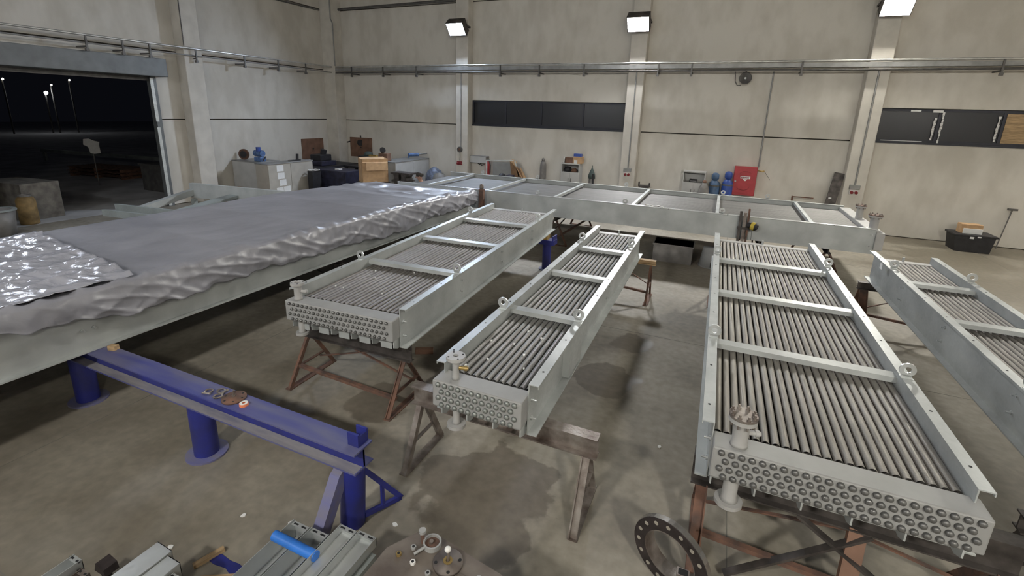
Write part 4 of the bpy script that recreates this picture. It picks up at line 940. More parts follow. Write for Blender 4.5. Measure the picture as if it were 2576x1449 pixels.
small('wooden_box', 'brown box on top of the left white shelf cabinet', 'box', [(-0.16, 0.12, -0.12, 0.12, 0, 0.20)], 'hardboard_brown', (-4.95, 16.72, 1.505))
small('carton', 'tan carton on the left shelf cabinet under the small blue box', 'box', [(-0.17, 0.17, -0.13, 0.13, 0, 0.24)], 'cardboard', (-4.66, 16.72, 1.505))
small('small_box', 'small blue and white box on the tan carton', 'box', [(-0.14, 0.14, -0.08, 0.08, 0, 0.10)], 'cylinder_blue', (-4.68, 16.72, 1.745))
small('binder', 'white upright binder at the left of the shelf cabinet top', 'binder', [(-0.02, 0.02, -0.1, 0.1, 0, 0.19)], 'plastic_white', (-5.16, 16.72, 1.505))
small('label_card', 'white card with a dark mark leaning on the brown box', 'card', [(-0.06, 0.06, -0.005, 0.005, 0, 0.13)], 'paper', (-4.70, 16.52, 1.505))
t = thing('tool_heap', 'dark tool bags heaped in the bay of the left shelf cabinet', 'tool bag', (-4.89, 16.72, 1.20))
MB().lathe([(0.13, 0), (0.15, 0.06), (0.10, 0.17), (0, 0.19)], 12, Matrix.Translation((-0.14, 0, 0))).build('bag', 'black_rubber', t); MB().lathe([(0.11, 0), (0.12, 0.05), (0.06, 0.12), (0, 0.13)], 12, Matrix.Translation((0.10, 0, 0))).build('pouch', 'hardboard_brown', t)
t = thing('power_tool', 'black cased tool in the open bay of the right shelf cabinet', 'tool', (-0.76, 16.72, 1.17))
MB().box(-0.12, 0.12, -0.09, 0.09, 0, 0.09).build('case', 'black_rubber', t, bevel=0.01); MB().box(-0.1, 0.1, -0.10, -0.088, 0.03, 0.05).build('latch', 'pipe_grey', t)
t = thing('covered_torch', 'dark green hooded canister between the shelf cabinet and the middle column', 'canister', (-4.12, 16.65, 0))
MB().lathe([(0.10, 0.0), (0.10, 1.0), (0.07, 1.05)], 14).build('body', 'cylinder_grey', t); MB().lathe([(0.13, 1.02), (0.12, 1.15), (0.06, 1.30), (0.02, 1.38), (0.015, 1.47), (0, 1.48)], 14).build('hood', 'green_canvas', t)
MB().bar((0.09, -0.1, 0.2), (0.07, -0.1, 1.2), 0.05, 0.03).build('hose', 'black_rubber', t)
t = thing('bench_vise', 'dark bench vise stand right of the middle column', 'vise', (-2.28, 16.55, 0))
MB().box(-0.05, 0.05, -0.05, 0.05, 0, 0.82).build('stand', 'dark_steel', t); MB().box(-0.16, 0.16, -0.06, 0.06, 0.82, 0.96).build('jaw_block', 'dark_steel', t, bevel=0.02)
MB().box(-0.19, -0.15, -0.05, 0.05, 0.90, 1.06).build('jaw', 'dark_steel', t); MB().box(0.15, 0.19, -0.05, 0.05, 0.90, 1.04).build('jaw', 'dark_steel', t)
# electric box, extinguisher, drawing board left of the strip window
t = thing('electric_box', 'wide grey electric box on the wall beside the second column', 'electric box', (-8.70, YB, 1.24))
MB().box(-0.37, 0.37, -0.22, 0, 0, 0.28).build('case', 'cylinder_grey', t, bevel=0.012); MB().box(-0.35, 0.33, -0.235, -0.22, 0.02, 0.26).build('cover', 'white_panel', t)
MB().path([Vector((0.05, -0.1, 0)), Vector((0.08, -0.1, -0.10)), Vector((0.2, -0.08, -0.05))], 0.015, 6).path([Vector((-0.1, -0.1, 0)), Vector((0.0, -0.1, -0.06)), Vector((0.08, -0.08, 0))], 0.015, 6).build('cables', 'black_rubber', t)
t = thing('fire_extinguisher', 'red fire extinguisher beside the grey electric box', 'extinguisher', (-8.24, 16.68, 0.62))
MB().lathe([(0.085, 0), (0.09, 0.03), (0.09, 0.62), (0.05, 0.72), (0.03, 0.74)], 18).build('body', 'cabinet_red', t); MB().box(-0.03, 0.07, -0.03, 0.03, 0.74, 0.80).build('valve', 'pipe_dark', t)
MB().path([Vector((0.06, 0, 0.76)), Vector((0.13, 0, 0.6)), Vector((0.12, 0, 0.3))], 0.012, 6).build('hose', 'black_rubber', t)
MB().box(-0.12, 0.12, -0.1, 0.25, -0.62, -0.001).build('stand', 'dark_steel', t)
t = thing('sheet_rack', 'pale tube rack leaning at the wall below the strip window', 'rack', (-7.55, 16.45, 0))
MB().bar((-0.62, 0, 0), (-0.62, 0, 1.42), 0.05, 0.05).build('upright', 'jamb_white', t); MB().bar((-0.62, 0, 1.40), (0.45, 0.1, 1.46), 0.04, 0.04).build('top_rail', 'jamb_white', t)
MB().bar((0.5, 0.1, 1.46), (1.0, 0.1, 0.0), 0.04, 0.04).build('slanted_rail', 'jamb_white', t); MB().box(-0.42, 0.7, 0.16, 0.18, 0.5, 1.36).build('backing_sheet', 'header_paint', t)
t = thing('cardboard_sheet', 'bent sheet of tan cardboard leaning on the pale rack', 'cardboard', (-6.9, 16.5, 0))
mb = MB()
for k in range(8):
    a0, a1 = k / 8, (k + 1) / 8
    f = lambda a: (-0.35 + 0.95 * a, 1.46 - 1.46 * a ** 1.5)
    (xa, za), (xb, zb) = f(a0), f(a1)
    mb.add([(xa, 0.0, za), (xb, 0.0, zb), (xb, 0.36, zb + 0.02), (xa, 0.36, za + 0.02), (xa - 0.01, 0.0, za - 0.012), (xb - 0.01, 0.0, zb - 0.012), (xb - 0.01, 0.36, zb + 0.008), (xa - 0.01, 0.36, za + 0.008)],
           [(0, 1, 2, 3), (4, 7, 6, 5), (0, 4, 5, 1), (1, 5, 6, 2), (2, 6, 7, 3), (3, 7, 4, 0)])
mb.build('sheet', 'cardboard', t); MB().prism([(-0.34, 1.42), (0.1, 1.15), (0.35, 0.6), (0.45, 0.0), (-0.1, 0.0)], 'y', 0.03, 0.045).build('front_flap', 'cardboard_dark', t)
t = thing('welding_machine', 'black tools and a box on the floor in front of the pale rack', 'tool', (-7.25, 16.1, 0))
MB().box(-0.35, 0.35, -0.2, 0.2, 0, 0.75).build('case', 'navy_dark', t, bevel=0.02); MB().lathe([(0.22, 0.75), (0.2, 0.85), (0.08, 1.0), (0, 1.02)], 10, Matrix.Translation((-0.1, 0, 0))).build('hood', 'black_rubber', t)
MB().box(0.12, 0.34, -0.15, 0.15, 0.75, 0.97).build('tray', 'navy_dark', t)

# ------------------------------------------------------------------ workbench corner
ZT = 1.28
def cabinet_run(label, x0, x1, y0, y1, m, cuts, face):
    t = thing('tool_cabinet', label, 'cabinet', ((x0 + x1) / 2, (y0 + y1) / 2, 0)); w, d = (x1 - x0) / 2, (y1 - y0) / 2
    MB().box(-w, w, -d, d, 0, ZT - 0.03).build('body', m, t); MB().box(-w - 0.02, w + 0.02, -d - 0.02, d + 0.02, ZT - 0.03, ZT).build('worktop', 'pipe_grey', t, bevel=0.005)
    for a, b in zip(cuts[:-1], cuts[1:]):
        if face == 'x': MB().box(w, w + 0.018, -d + a * 2 * d + 0.008, -d + b * 2 * d - 0.008, 0.08, ZT - 0.06).build('door', m, t)
        else: MB().box(-w + a * 2 * w + 0.008, -w + b * 2 * w - 0.008, -d - 0.018, -d, 0.08, ZT - 0.06).build('door', m, t)
    return t
c1 = cabinet_run('pale grey cabinet against the left wall beside the shutter column', -15.95, -14.62, 11.75, 12.6, 'white_panel', (0, 0.92, 1), 'y')
c2 = cabinet_run('beige cabinet with a column of white papers on its side', -14.5, -13.92, 11.5, 13.45, 'beige_panel', (0, 0.48, 1.0), 'x')
c3 = cabinet_run('pale cabinet standing out from the back wall by the carton', -11.95, -11.1, 14.7, 16.95, 'white_panel', (0, 0.5, 1.0), 'x')
for i, (y, z, lb) in enumerate(((11.98, 1.0, 'topmost white paper on the beige cabinet'), (12.0, 0.74, 'second white paper from the top on the beige cabinet'), (12.06, 0.50, 'third white paper from the top on the beige cabinet'),
                                (11.92, 0.24, 'lower left white paper on the beige cabinet'), (12.22, 0.25, 'lower right white paper on the beige cabinet'))):
    o = MB().box(0, 0.003, -0.14, 0.14, 0, 0.21).build('paper_sheet', 'paper', loc=(-13.9015, y, z)); o.rotation_euler.x = random.uniform(-.05, .05); tag(o, lb, 'paper', 'papers on the beige cabinet')
# items on the cabinets
t = thing('bench_grinder', 'blue bench machine on the pale grey cabinet', 'machine', (-14.85, 12.0, ZT))
MB().box(-0.16, 0.16, -0.12, 0.12, 0, 0.16).build('base', 'machine_blue', t, bevel=0.02); MB().cyl((-0.2, 0, 0.28), (0.16, 0, 0.28), 0.11, 16).build('motor', 'machine_blue', t)
MB().cyl((0.02, -0.05, 0.36), (0.02, -0.05, 0.50), 0.08, 14).build('head', 'cylinder_blue', t); MB().bar((0.14, 0, 0.02), (0.28, 0, 0.18), 0.03, 0.03).build('handle', 'pipe_dark', t)
t = thing('abrasive_disc', 'orange-brown round disc on the pale grey cabinet next to the column', 'disc', (-15.75, 12.1, ZT))
MB().cyl((0, 0, 0.19), (0.02, -0.05, 0.19), 0.19, 24).build('disc', 'rust', t); MB().cyl((0.02, -0.05, 0.19), (0.03, -0.09, 0.19), 0.12, 20).build('dark_core', 'black_rubber', t)
t = thing('hand_tool', 'small black hand tool on the beige cabinet', 'tool', (-14.15, 12.9, ZT))
MB().box(-0.05, 0.05, -0.3, 0.2, 0, 0.03).build('base', 'black_rubber', t); MB().cyl((0, 0.08, 0.03), (0, 0.10, 0.24), 0.05, 12).build('grip', 'black_rubber', t)
t = thing('drill_tool', 'blue and grey hand drill lying on the pale cabinet by the back wall', 'tool', (-11.4, 16.2, ZT))
MB().cyl((-0.1, -0.1, 0.16), (0.15, 0.25, 0.16), 0.07, 12).build('motor', 'machine_blue', t); MB().cyl((0.15, 0.25, 0.17), (0.36, 0.55, 0.20), 0.028, 10).build('chuck', 'pipe_grey', t); MB().bar((-0.05, -0.05, 0.14), (-0.12, -0.1, 0.035), 0.06, 0.05).build('grip', 'machine_blue', t)
t = thing('angle_grinder', 'brown angle grinder with a dark disc on the pale cabinet', 'tool', (-11.75, 14.95, ZT))
MB().box(-0.2, 0.2, -0.14, 0.14, 0, 0.28).build('case', 'hardboard_brown', t, bevel=0.02); MB().cyl((0.0, -0.1, 0.40), (0.05, -0.2, 0.42), 0.10, 16).build('disc', 'black_rubber', t); MB().bar((-0.15, 0, 0.3), (0.02, -0.1, 0.40), 0.06, 0.06).build('handle', 'rust', t)
# pin boards on the walls
def pin_board(label, loc, rz):
    t = thing('tool_board', label, 'board', loc, rz)
    MB().box(-0.6, 0.6, -0.03, 0, 0, 0.84).build('panel', 'hardboard_brown', t, bevel=0.006)
    MB().cyl((0, -0.03, 0.42), (0, -0.05, 0.42), 0.03, 10).build('hook', 'black_rubber', t)
    return t
p1 = pin_board('brown tool board on the left wall near the corner', (XL + 0.001, 15.55, 1.05), PI / 2)
p2 = pin_board('brown tool board with a dark tool hung on it right of the corner', (-14.62, YB - 0.001, 1.10), 0)
MB().cyl((-0.05, -0.04, 0.62), (0.05, -0.08, 0.62), 0.13, 12).build('hung_tool', 'black_rubber', p2); MB().bar((-0.85, -0.04, 0.58), (-0.58, -0.04, 0.65), 0.04, 0.05).build('hung_tool', 'black_rubber', p2)
MB().bar((0.0, -0.02, 0.84), (-0.01, -0.02, 0.93), 0.05, 0.03).build('hanger', 'black_rubber', p2)
# dark benches in the corner
t = thing('workbench', 'black workbench along the left wall in the corner', 'workbench', (-14.9, 14.9, 0))
MB().box(-0.9, 0.9, -1.35, 1.2, 0.86, 0.94).build('worktop', 'black_rubber', t)
for sx in (-0.82, 0.82):
    for sy in (-1.25, 1.1): MB().box(sx - 0.05, sx + 0.05, sy - 0.05, sy + 0.05, 0, 0.86).build('leg', 'dark_steel', t)
MB().box(-0.85, 0.85, -1.3, 1.15, 0.25, 0.30).build('lower_shelf', 'navy_dark', t)
t = thing('pillar_drill', 'dark machine on the black corner bench', 'machine', (-14.7, 14.7, 0.94))
MB().box(-0.4, 0.4, -0.4, 0.4, 0, 0.18).build('base', 'navy_dark', t, bevel=0.02); MB().box(-0.30, 0.25, -0.3, 0.3, 0.18, 0.42).build('body', 'black_rubber', t, bevel=0.03); MB().cyl((0.0, 0.1, 0.42), (0.05, 0.12, 0.6), 0.12, 12).build('head', 'black_rubber', t)
t = thing('workbench', 'black workbench along the back wall in the corner', 'workbench', (-13.0, 16.0, 0))
MB().box(-0.95, 0.95, -0.9, 0.9, 0.86, 0.94).build('worktop', 'black_rubber', t)
for sx in (-0.88, 0.88):
    for sy in (-0.82, 0.82): MB().box(sx - 0.05, sx + 0.05, sy - 0.05, sy + 0.05, 0, 0.86).build('leg', 'dark_steel', t)
MB().box(-0.9, 0.9, -0.85, 0.85, 0.25, 0.3).build('lower_shelf', 'navy_dark', t)
t = thing('junk_box', 'dark boxes and rags heaped on the back corner bench', 'box', (-13.4, 16.1, 0.94))
MB().box(-0.4, 0.4, -0.3, 0.3, 0, 0.34).build('crate', 'black_rubber', t, bevel=0.02); MB().box(-0.1, 0.55, -0.62, -0.32, 0, 0.24).build('crate', 'cylinder_grey', t); MB().lathe([(0.2, 0.34), (0.17, 0.45), (0.08, 0.52), (0, 0.53)], 10, Matrix.Translation((-0.1, 0, 0))).build('rag', 'green_canvas', t)
MB().bar((0.05, -0.1, 0.37), (0.5, -0.2, 0.37), 0.12, 0.06).build('wood_piece', 'yellow_wood', t)
t = thing('tool_trolley', 'dark navy tool trolley in front of the corner benches', 'trolley', (-13.25, 14.05, 0))
MB().box(-0.75, 0.75, -0.45, 0.45, 0.12, 0.92).build('body', 'navy_dark', t, bevel=0.02)
for k in range(3): MB().box(-0.72, 0.72, -0.468, -0.45, 0.16 + k * 0.25, 0.38 + k * 0.25).build('drawer', 'navy_dark', t)
for sx in (-0.6, 0.6):
    for sy in (-0.35, 0.35): MB().cyl((sx, sy - 0.03, 0.06), (sx, sy + 0.03, 0.06), 0.06, 12).build('wheel', 'black_rubber', t)
MB().box(-0.05, 0.15, -0.12, 0.05, 0.921, 0.955).build('white_box', 'plastic_white', t)
t = thing('cable_coil', 'pale tangled cable on the dark corner bench', 'cable', (-13.6, 13.2, 0.0))
MB().box(-0.12, 0.12, -0.2, 0.2, 0, 0.93).build('support_post', 'black_rubber', t)
pts = [Vector((0.16 * math.cos(a) + 0.03 * math.sin(3 * a), 0.2 * math.sin(a), 0.945 + 0.01 * (k % 3))) for k, a in enumerate([0.5 * j for j in range(22)])]
MB().path(pts, 0.012, 6).build('loops', 'plastic_white', t)
# open cardboard carton
t = thing('carton', 'large open cardboard carton with a bent front flap', 'carton', (-11.22, 13.6, 0.28), math.radians(52))
MB().box(-0.5, 0.5, -0.35, 0.35, -0.28, 0.40).build('pallet_base', 'dark_steel', t)
for a in ((-0.45, -0.43, -0.3, 0.3), (0.43, 0.45, -0.3, 0.3), (-0.45, 0.45, -0.3, -0.28), (-0.45, 0.45, 0.28, 0.3)): MB().box(*a, 0.40, 1.22).build('side', 'cardboard', t)
MB().box(-0.45, 0.45, -0.3, 0.3, 0.40, 0.42).build('bottom', 'cardboard', t)
MB().bar((0.0, 0.28, 1.24), (0.0, -0.36, 1.10), 0.86, 0.014, up=(0, 0, 1)).build('top_flap', 'cardboard', t)
MB().bar((0.05, -0.36, 1.10), (0.05, -0.42, 0.84), 0.74, 0.012, up=(0, 1, 0)).build('front_flap', 'cardboard', t)
o = MB().box(-0.55, 0.55, -0.35, 0.35, 0, 0.52).build('brown_carton', 'cardboard_dark', bevel=0.01, loc=(-14.3, 10.7, 0)); tag(o, 'low brown carton on the floor before the pale grey cabinet', 'carton')
# black press stand near the end of the covered unit
t = thing('press_stand', 'black steel stand with a flat top and two webs beyond the covered unit', 'stand', (-10.22, 14.0, -0.155))
MB().box(-0.40, 0.40, -0.22, 0.22, 1.14, 1.20).build('top_plate', 'dark_steel', t)
MB().prism([(-0.29, 0.94), (-0.05, 0.94), (-0.07, 1.02), (-0.06, 1.14), (-0.30, 1.14), (-0.25, 1.03)], 'y', -0.2, 0.2).build('web', 'dark_steel', t)
MB().prism([(0.02, 0.94), (0.26, 0.94), (0.22, 1.03), (0.27, 1.14), (0.03, 1.14), (0.04, 1.02)], 'y', -0.2, 0.2).build('web', 'dark_steel', t)
MB().box(-0.34, 0.32, -0.25, 0.25, 0.88, 0.94).build('lower_plate', 'dark_steel', t); MB().box(-0.28, 0.26, -0.2, 0.2, 0.155, 0.88).build('base', 'dark_steel', t)
# bag of bits at the second column
t = thing('bag_heap', 'blue-grey plastic bag heap at the foot of the second column', 'bag', (-10.35, 16.2, 0))
MB().lathe([(0.36, 0), (0.40, 0.3), (0.34, 0.7), (0.26, 0.88), (0.10, 1.0), (0.05, 1.02), (0, 1.0)], 9).build('bag', 'bag_blue', t); MB().lathe([(0.3, 0), (0.3, 0.5), (0.2, 0.8), (0, 0.85)], 10, Matrix.Translation((0.35, -0.2, 0))).build('bag', 'cylinder_grey', t)

# ------------------------------------------------------------------ right-hand wall foot
t = thing('plastic_crate', 'black plastic crate with rubbish by the right back wall', 'crate', (6.28, 16.2, 0))
MB().prism([(-0.36, 0), (0.36, 0), (0.42, 0.44), (-0.42, 0.44)], 'y', -0.28, 0.28).build('body', 'black_rubber', t); MB().box(-0.45, 0.45, -0.31, 0.31, 0.41, 0.46).build('rim', 'black_rubber', t, bevel=0.01)
MB().box(-0.12, -0.04, -0.33, -0.312, 0.36, 0.41).box(0.03, 0.10, -0.33, -0.312, 0.40, 0.43).build('sticker', 'paper', t)
small('cardboard_box', 'small tan box with a white front standing on the black crate', 'box', [(-0.22, 0.22, -0.14, 0.14, 0, 0.24)], 'cardboard', (6.22, 16.2, 0.461))
small('white_card', 'white card leaning on the small tan box on the black crate', 'card', [(-0.20, 0.20, -0.006, 0.006, 0, 0.14)], 'paper', (6.24, 16.045, 0.461))
t = thing('broom', 'thin dark stick leaning on the wall right of the black crate', 'stick', (7.1, 16.8, 0))
MB().cyl((0, 0, 0.0), (0.18, 0.17, 1.05), 0.014, 8).build('stick', 'pipe_dark', t); MB().box(0.08, 0.28, 0.13, 0.19, 1.04, 1.09).build('cross_handle', 'pipe_dark', t)
o = MB().cyl((0, 0, 0.03), (0.35, -0.12, 0.03), 0.028, 10).build('pipe_offcut', 'galvanised', loc=(7.6, 16.6, 0)); tag(o, 'short pale pipe offcut on the floor at the right wall', 'pipe')
t = thing('leaning_plank', 'dark plank leaning in the corner left of the right column', 'plank', (3.0, 16.5, 0))
MB().bar((-0.05, -0.15, 0.0), (0.22, 0.3, 1.75), 0.26, 0.05, up=(0, 1, 0)).build('board', 'dark_steel', t)
t = thing('steel_bracket', 'rusty angle frame on the wall left of the leaning plank', 'frame', (2.35, 16.6, 0))
MB().bar((-0.25, 0, 0), (-0.25, 0, 1.0), 0.05, 0.05).build('upright', 'rust', t); MB().bar((-0.25, 0, 0.98), (0.3, 0, 0.98), 0.03, 0.03).build('rail', 'rust', t)
o = MB().box(-0.035, 0.035, -0.01, 0.01, -0.02, 0.02).build('white_tag', 'paper', loc=(3.02, 16.38, 1.05)); tag(o, 'tiny white tag on the dark leaning plank', 'tag')

# ------------------------------------------------------------------ foreground: profiles, bench, flanges
def channel_mesh(w, L, h):
    """folded tray profile along -y, closed end with two slots"""
    t = 0.004
    mb = MB().prism([(-w / 2, 0), (w / 2, 0), (w / 2, h), (w / 2 - t, h), (w / 2 - t, t), (-w / 2 + t, t), (-w / 2 + t, h), (-w / 2, h)], 'y', -L, 0)
    mb.box(-w / 2, w / 2, -t, 0, 0, h * 0.9).box(-w / 2 + 0.01, w / 2 - 0.01, -0.035, -0.0, h * 0.9, h * 0.9 + t)
    return mb
slot_me = mm('slot', 'hole_black', MB().box(-0.02, 0.02, -0.006, 0.006, 0, 0.0012))
def profile(label, x, y, z, w, L, h, rz=0.0, grp=None, up=True, m='galvanised_bright'):
    t = thing('steel_profile', label, 'steel profile', (x, y, z), rz, grp)
    mb = channel_mesh(w, L, h)
    o = mb.build('tray', m, t)
    if not up: o.rotation_euler.y = PI; o.location.z = h
    else:
        for sx in (-0.035, 0.035): place(slot_me, 'slot', t, (sx, -0.018, h * 0.9 + 0.0042))
    return t
G1 = 'galvanised profiles in the right foreground stack'
for z in (0.0,):
    for x in (-2.36, -1.86):
        pass
o = MB().box(-0.4, 0.4, -0.04, 0.04, 0, 0.20).build('timber', 'wood', loc=(-2.12, 1.55, 0)); tag(o, 'timber under the far end of the right profile stack', 'timber')
o = MB().box(-0.4, 0.4, -0.04, 0.04, 0, 0.20).build('timber', 'wood', loc=(-2.12, 0.75, 0)); tag(o, 'timber under the near end of the right profile stack', 'timber')
LB1 = ['leftmost galvanised profile of the lower layer, under the blue tube', 'second galvanised profile of the lower layer, under the blue tube', 'third galvanised profile of the lower layer, half hidden']
for k in range(3): profile(LB1[k], -2.385 + k * 0.165, 1.96 + k * 0.01, 0.20, 0.155, 1.5, 0.15, 0.0, G1)
LB1 = ['left galvanised profile of the raised pair', 'rightmost galvanised profile of the raised pair']
for k in range(2): profile(LB1[k], -2.01 + k * 0.15, 2.02 + k * 0.015, 0.3505, 0.142, 1.5, 0.07, 0.0, G1)
o = MB().box(-0.02, 0.22, -1.2, -0.04, 0, 0.148).build('profile_block', 'galvanised_dull', loc=(-1.97, 2.02, 0.2005)); tag(o, 'dull galvanised block under the raised profile pair', 'steel profile')
t = thing('blue_tube', 'bright blue plastic tube lying across the lower profiles', 'tube', (-2.23, 1.78, 0.385))
MB().cyl((-0.21, 0, 0), (0.16, 0.0, 0.0), 0.034, 18).build('tube', 'bright_blue_plastic', t); MB().cyl((-0.212, 0, 0), (-0.2105, 0, 0), 0.028, 14).build('open_end', 'machine_blue', t)
G2 = 'galvanised profiles in the middle foreground stack'
o = MB().box(-0.3, 0.3, -0.03, 0.03, 0, 0.23).build('timber', 'wood', loc=(-3.0, 1.05, 0)); tag(o, 'timber under the middle profile stack', 'timber')
profile('left galvanised profile of the middle stack', -3.06, 1.44, 0.23, 0.15, 1.3, 0.11, -0.02, G2, up=False)
profile('middle galvanised profile of the middle stack', -2.92, 1.41, 0.23, 0.12, 1.3, 0.10, 0.0, G2, up=False)
profile('right galvanised profile of the middle stack with open side', -2.80, 1.36, 0.23, 0.10, 1.3, 0.08, 0.02, G2)
G3 = 'galvanised profiles at the lower left corner'
o = MB().box(-0.2, 0.2, -0.03, 0.03, 0, 0.23).build('timber', 'wood', loc=(-3.45, 0.85, 0)); tag(o, 'timber under the lower left profiles', 'timber')
profile('left galvanised profile at the lower left corner', -3.49, 1.16, 0.23, 0.09, 1.0, 0.10, 0.0, G3)
profile('right worn profile at the lower left corner', -3.37, 1.14, 0.23, 0.08, 1.0, 0.07, 0.03, G3, m='worn_steel')
o = MB().prism([(-0.06, 0), (0.06, 0), (0.05, 0.05), (-0.03, 0.07)], 'y', -0.03, 0.05).build('steel_offcut', 'flange_dark', loc=(-3.34, 1.22, 0.23)); tag(o, 'dark offcut at the end of the lower left profiles', 'offcut')
o = MB().box(-0.02, 0.02, -0.02, 0.02, 0, 0.23).build('prop', 'dark_steel', loc=(-3.33, 1.22, 0)); tag(o, 'short prop under the dark offcut at the lower left profiles', 'prop')
o = MB().box(-0.10, 0.10, -0.018, 0.018, 0, 0.03).build('wood_stick', 'wood', loc=(-3.03, 1.68, 0)); o.rotation_euler.z = 1.25; tag(o, 'short wooden stick standing out beside the middle profile stack', 'stick')
o = MB().prism([(-0.14, -0.012), (0.12, -0.02), (0.15, 0.0), (0.1, 0.016), (-0.14, 0.012)], 'z', 0, 0.012).build('wood_splinter', 'wood', loc=(-2.82, 1.62, 0)); o.rotation_euler.z = 0.5; tag(o, 'thin wood splinter in front of the blue strip', 'splinter')
mb = MB(); pts = [(-0.19, 0.03), (-0.12, 0.05), (-0.02, 0.035), (0.06, 0.04), (0.19, 0.02), (0.18, -0.04), (0.12, -0.06), (0.0, -0.02), (-0.1, -0.03), (-0.18, -0.02)]
mb.prism(pts, 'z', 0, 0.004); o = mb.build('blue_strip', 'blue_paint', loc=(-2.86, 1.70, 0)); o.rotation_euler.z = 0.05; tag(o, 'torn blue strip lying on the floor between the profile stacks', 'strip')

# steel bench with loose parts
t = thing('steel_bench', 'rusty steel bench top with loose parts at the lower picture edge', 'bench', (-1.05, 1.45, 0))
poly = [(-0.42, -0.5), (0.42, -0.5), (0.42, 0.16), (0.30, 0.40), (-0.16, 0.47), (-0.30, 0.44), (-0.40, 0.28)]
MB().prism(poly, 'z', 0.775, 0.80).build('top_plate', 'rust_plate', t, bevel=0.004) if 'rust_plate' in MATS else (mat('rust_plate', (0.135, 0.115, 0.098), 0.6, 0.2, 0.2, 5, 0.15, 30, col2=(0.085, 0.066, 0.055)), MB().prism(poly, 'z', 0.775, 0.80).build('top_plate', 'rust_plate', t))
for (x, y) in ((-0.32, -0.42), (0.34, -0.42), (0.30, 0.2), (-0.28, 0.3)): MB().box(x - 0.025, x + 0.025, y - 0.025, y + 0.025, 0, 0.775).build('leg', 'dark_steel', t)
ZB2 = 0.80
t = thing('disc_flange', 'dark round flange with bolt holes and an upright bolt on the bench', 'flange', (-1.085, 1.79, ZB2))
MB().lathe([(0.082, 0), (0.082, 0.018), (0.03, 0.018), (0.028, 0.022), (0, 0.022)], 30).build('disc', 'flange_brown', t) if 'flange_brown' in MATS else (mat('flange_brown', (0.115, 0.095, 0.085), 0.55, 0.3, 0.15, 14), MB().lathe([(0.082, 0), (0.082, 0.018), (0.03, 0.018), (0.028, 0.022), (0, 0.022)], 30).build('disc', 'flange_brown', t))
for k in range(4):
    a = 0.55 + k * PI / 2; MB().cyl((0.066 * math.cos(a), 0.066 * math.sin(a), 0.018), (0.066 * math.cos(a), 0.066 * math.sin(a), 0.0192), 0.0095, 12).build('bolt_hole', 'hole_black', t)
MB().cyl((0, 0, 0.02), (0, 0.01, 0.085), 0.009, 10).build('bolt', 'worn_steel', t); MB().lathe([(0.012, 0.085), (0.018, 0.095), (0.018, 0.105), (0.01, 0.112), (0, 0.113)], 10).build('bolt_cap', 'plastic_white', t); MB().ring(0.012, 0.026, 0.004, 14, Matrix.Translation((0, 0, 0.0225))).build('washer', 'brass', t)
t = thing('clamp_ring', 'brownish pipe cap with a pale rim on the bench beside the dark flange', 'cap', (-1.225, 1.852, ZB2))
MB().ring(0.043, 0.052, 0.03, 24).build('rim', 'header_paint', t); MB().cyl((0, 0, 0), (0, 0, 0.012), 0.043, 20).build('inner_plate', 'rust', t); MB().cyl((-0.01, 0.0, 0.012), (-0.005, 0.0, 0.03), 0.012, 8).build('centre_stud', 'worn_steel', t)
MB().cyl((-0.02, -0.04, 0.02), (-0.055, -0.10, 0.012), 0.008, 8).build('pin', 'header_paint', t)
t = thing('bolt', 'rusty upright bolt with a pale head on the bench left of the pipe cap', 'bolt', (-1.285, 1.845, ZB2))
MB().cyl((0, 0, 0), (0, 0.0, 0.07), 0.012, 10).build('shaft', 'rust', t); MB().cyl((0, 0, 0.07), (0, 0, 0.088), 0.022, 6).build('head', 'header_paint', t)
t = thing('spanner', 'long steel spanner on the bench right of the dark flange', 'spanner', (-0.975, 1.735, ZB2))
MB().ring(0.012, 0.024, 0.014, 16).build('ring_end', 'worn_steel', t); MB().bar((0.02, -0.012, 0.007), (0.20, -0.12, 0.007), 0.018, 0.010).build('shank', 'worn_steel', t)
NT = [(-1.31, 1.79, 'pale nut on the bench left of the rusty bolt'), (-1.36, 1.72, 'brass-coloured nut at the left bench edge'), (-1.26, 1.71, 'small pale nut near the bench middle left'), (-0.89, 1.78, 'tall pale nut at the right bench edge'), (-0.80, 1.70, 'yellow nut near the right bench corner'), (-0.765, 1.71, 'white nut near the right bench corner'), (-1.15, 1.69, 'pale scrap nut in front of the dark flange')]
for i, (x, y, lb) in enumerate(NT):
    t = thing('hex_nut', lb, 'nut', (x, y, ZB2), i, 'nuts on the bench'); MB().cyl((0, 0, 0), (0, 0, 0.014), 0.016, 6, smooth=False).build('body', ['header_paint', 'brass', 'plastic_white', 'header_paint', 'yellow_paint', 'plastic_white', 'header_paint'][i], t); MB().cyl((0, 0, 0.014), (0, 0, 0.015), 0.008, 10).build('bore', 'hole_black', t)
t = thing('angle_offcut', 'dark curved steel offcut beside the bench on its right', 'offcut', (-0.66, 2.02, 0.0))
MB().prism([(-0.16, -0.10), (-0.03, 0.07), (0.02, 0.04), (-0.06, -0.12)], 'z', 0.55, 0.57).build('plate', 'worn_steel', t)
mb = MB(); n = 10
for k in range(n):
    a0, a1 = 0.25 + k * 0.14, 0.25 + (k + 1) * 0.14
    f = lambda a, r: (-0.06 + r * math.cos(a) * 1.0, -0.24 + r * math.sin(a))
    q = [f(a0, 0.20), f(a0, 0.29), f(a1, 0.29), f(a1, 0.20)]
    mb.prism(q, 'z', 0.50, 0.56)
mb.build('curved_web', 'dark_steel', t); MB().box(-0.08, 0.02, -0.06, 0.02, 0, 0.5).build('stand', 'dark_steel', t)

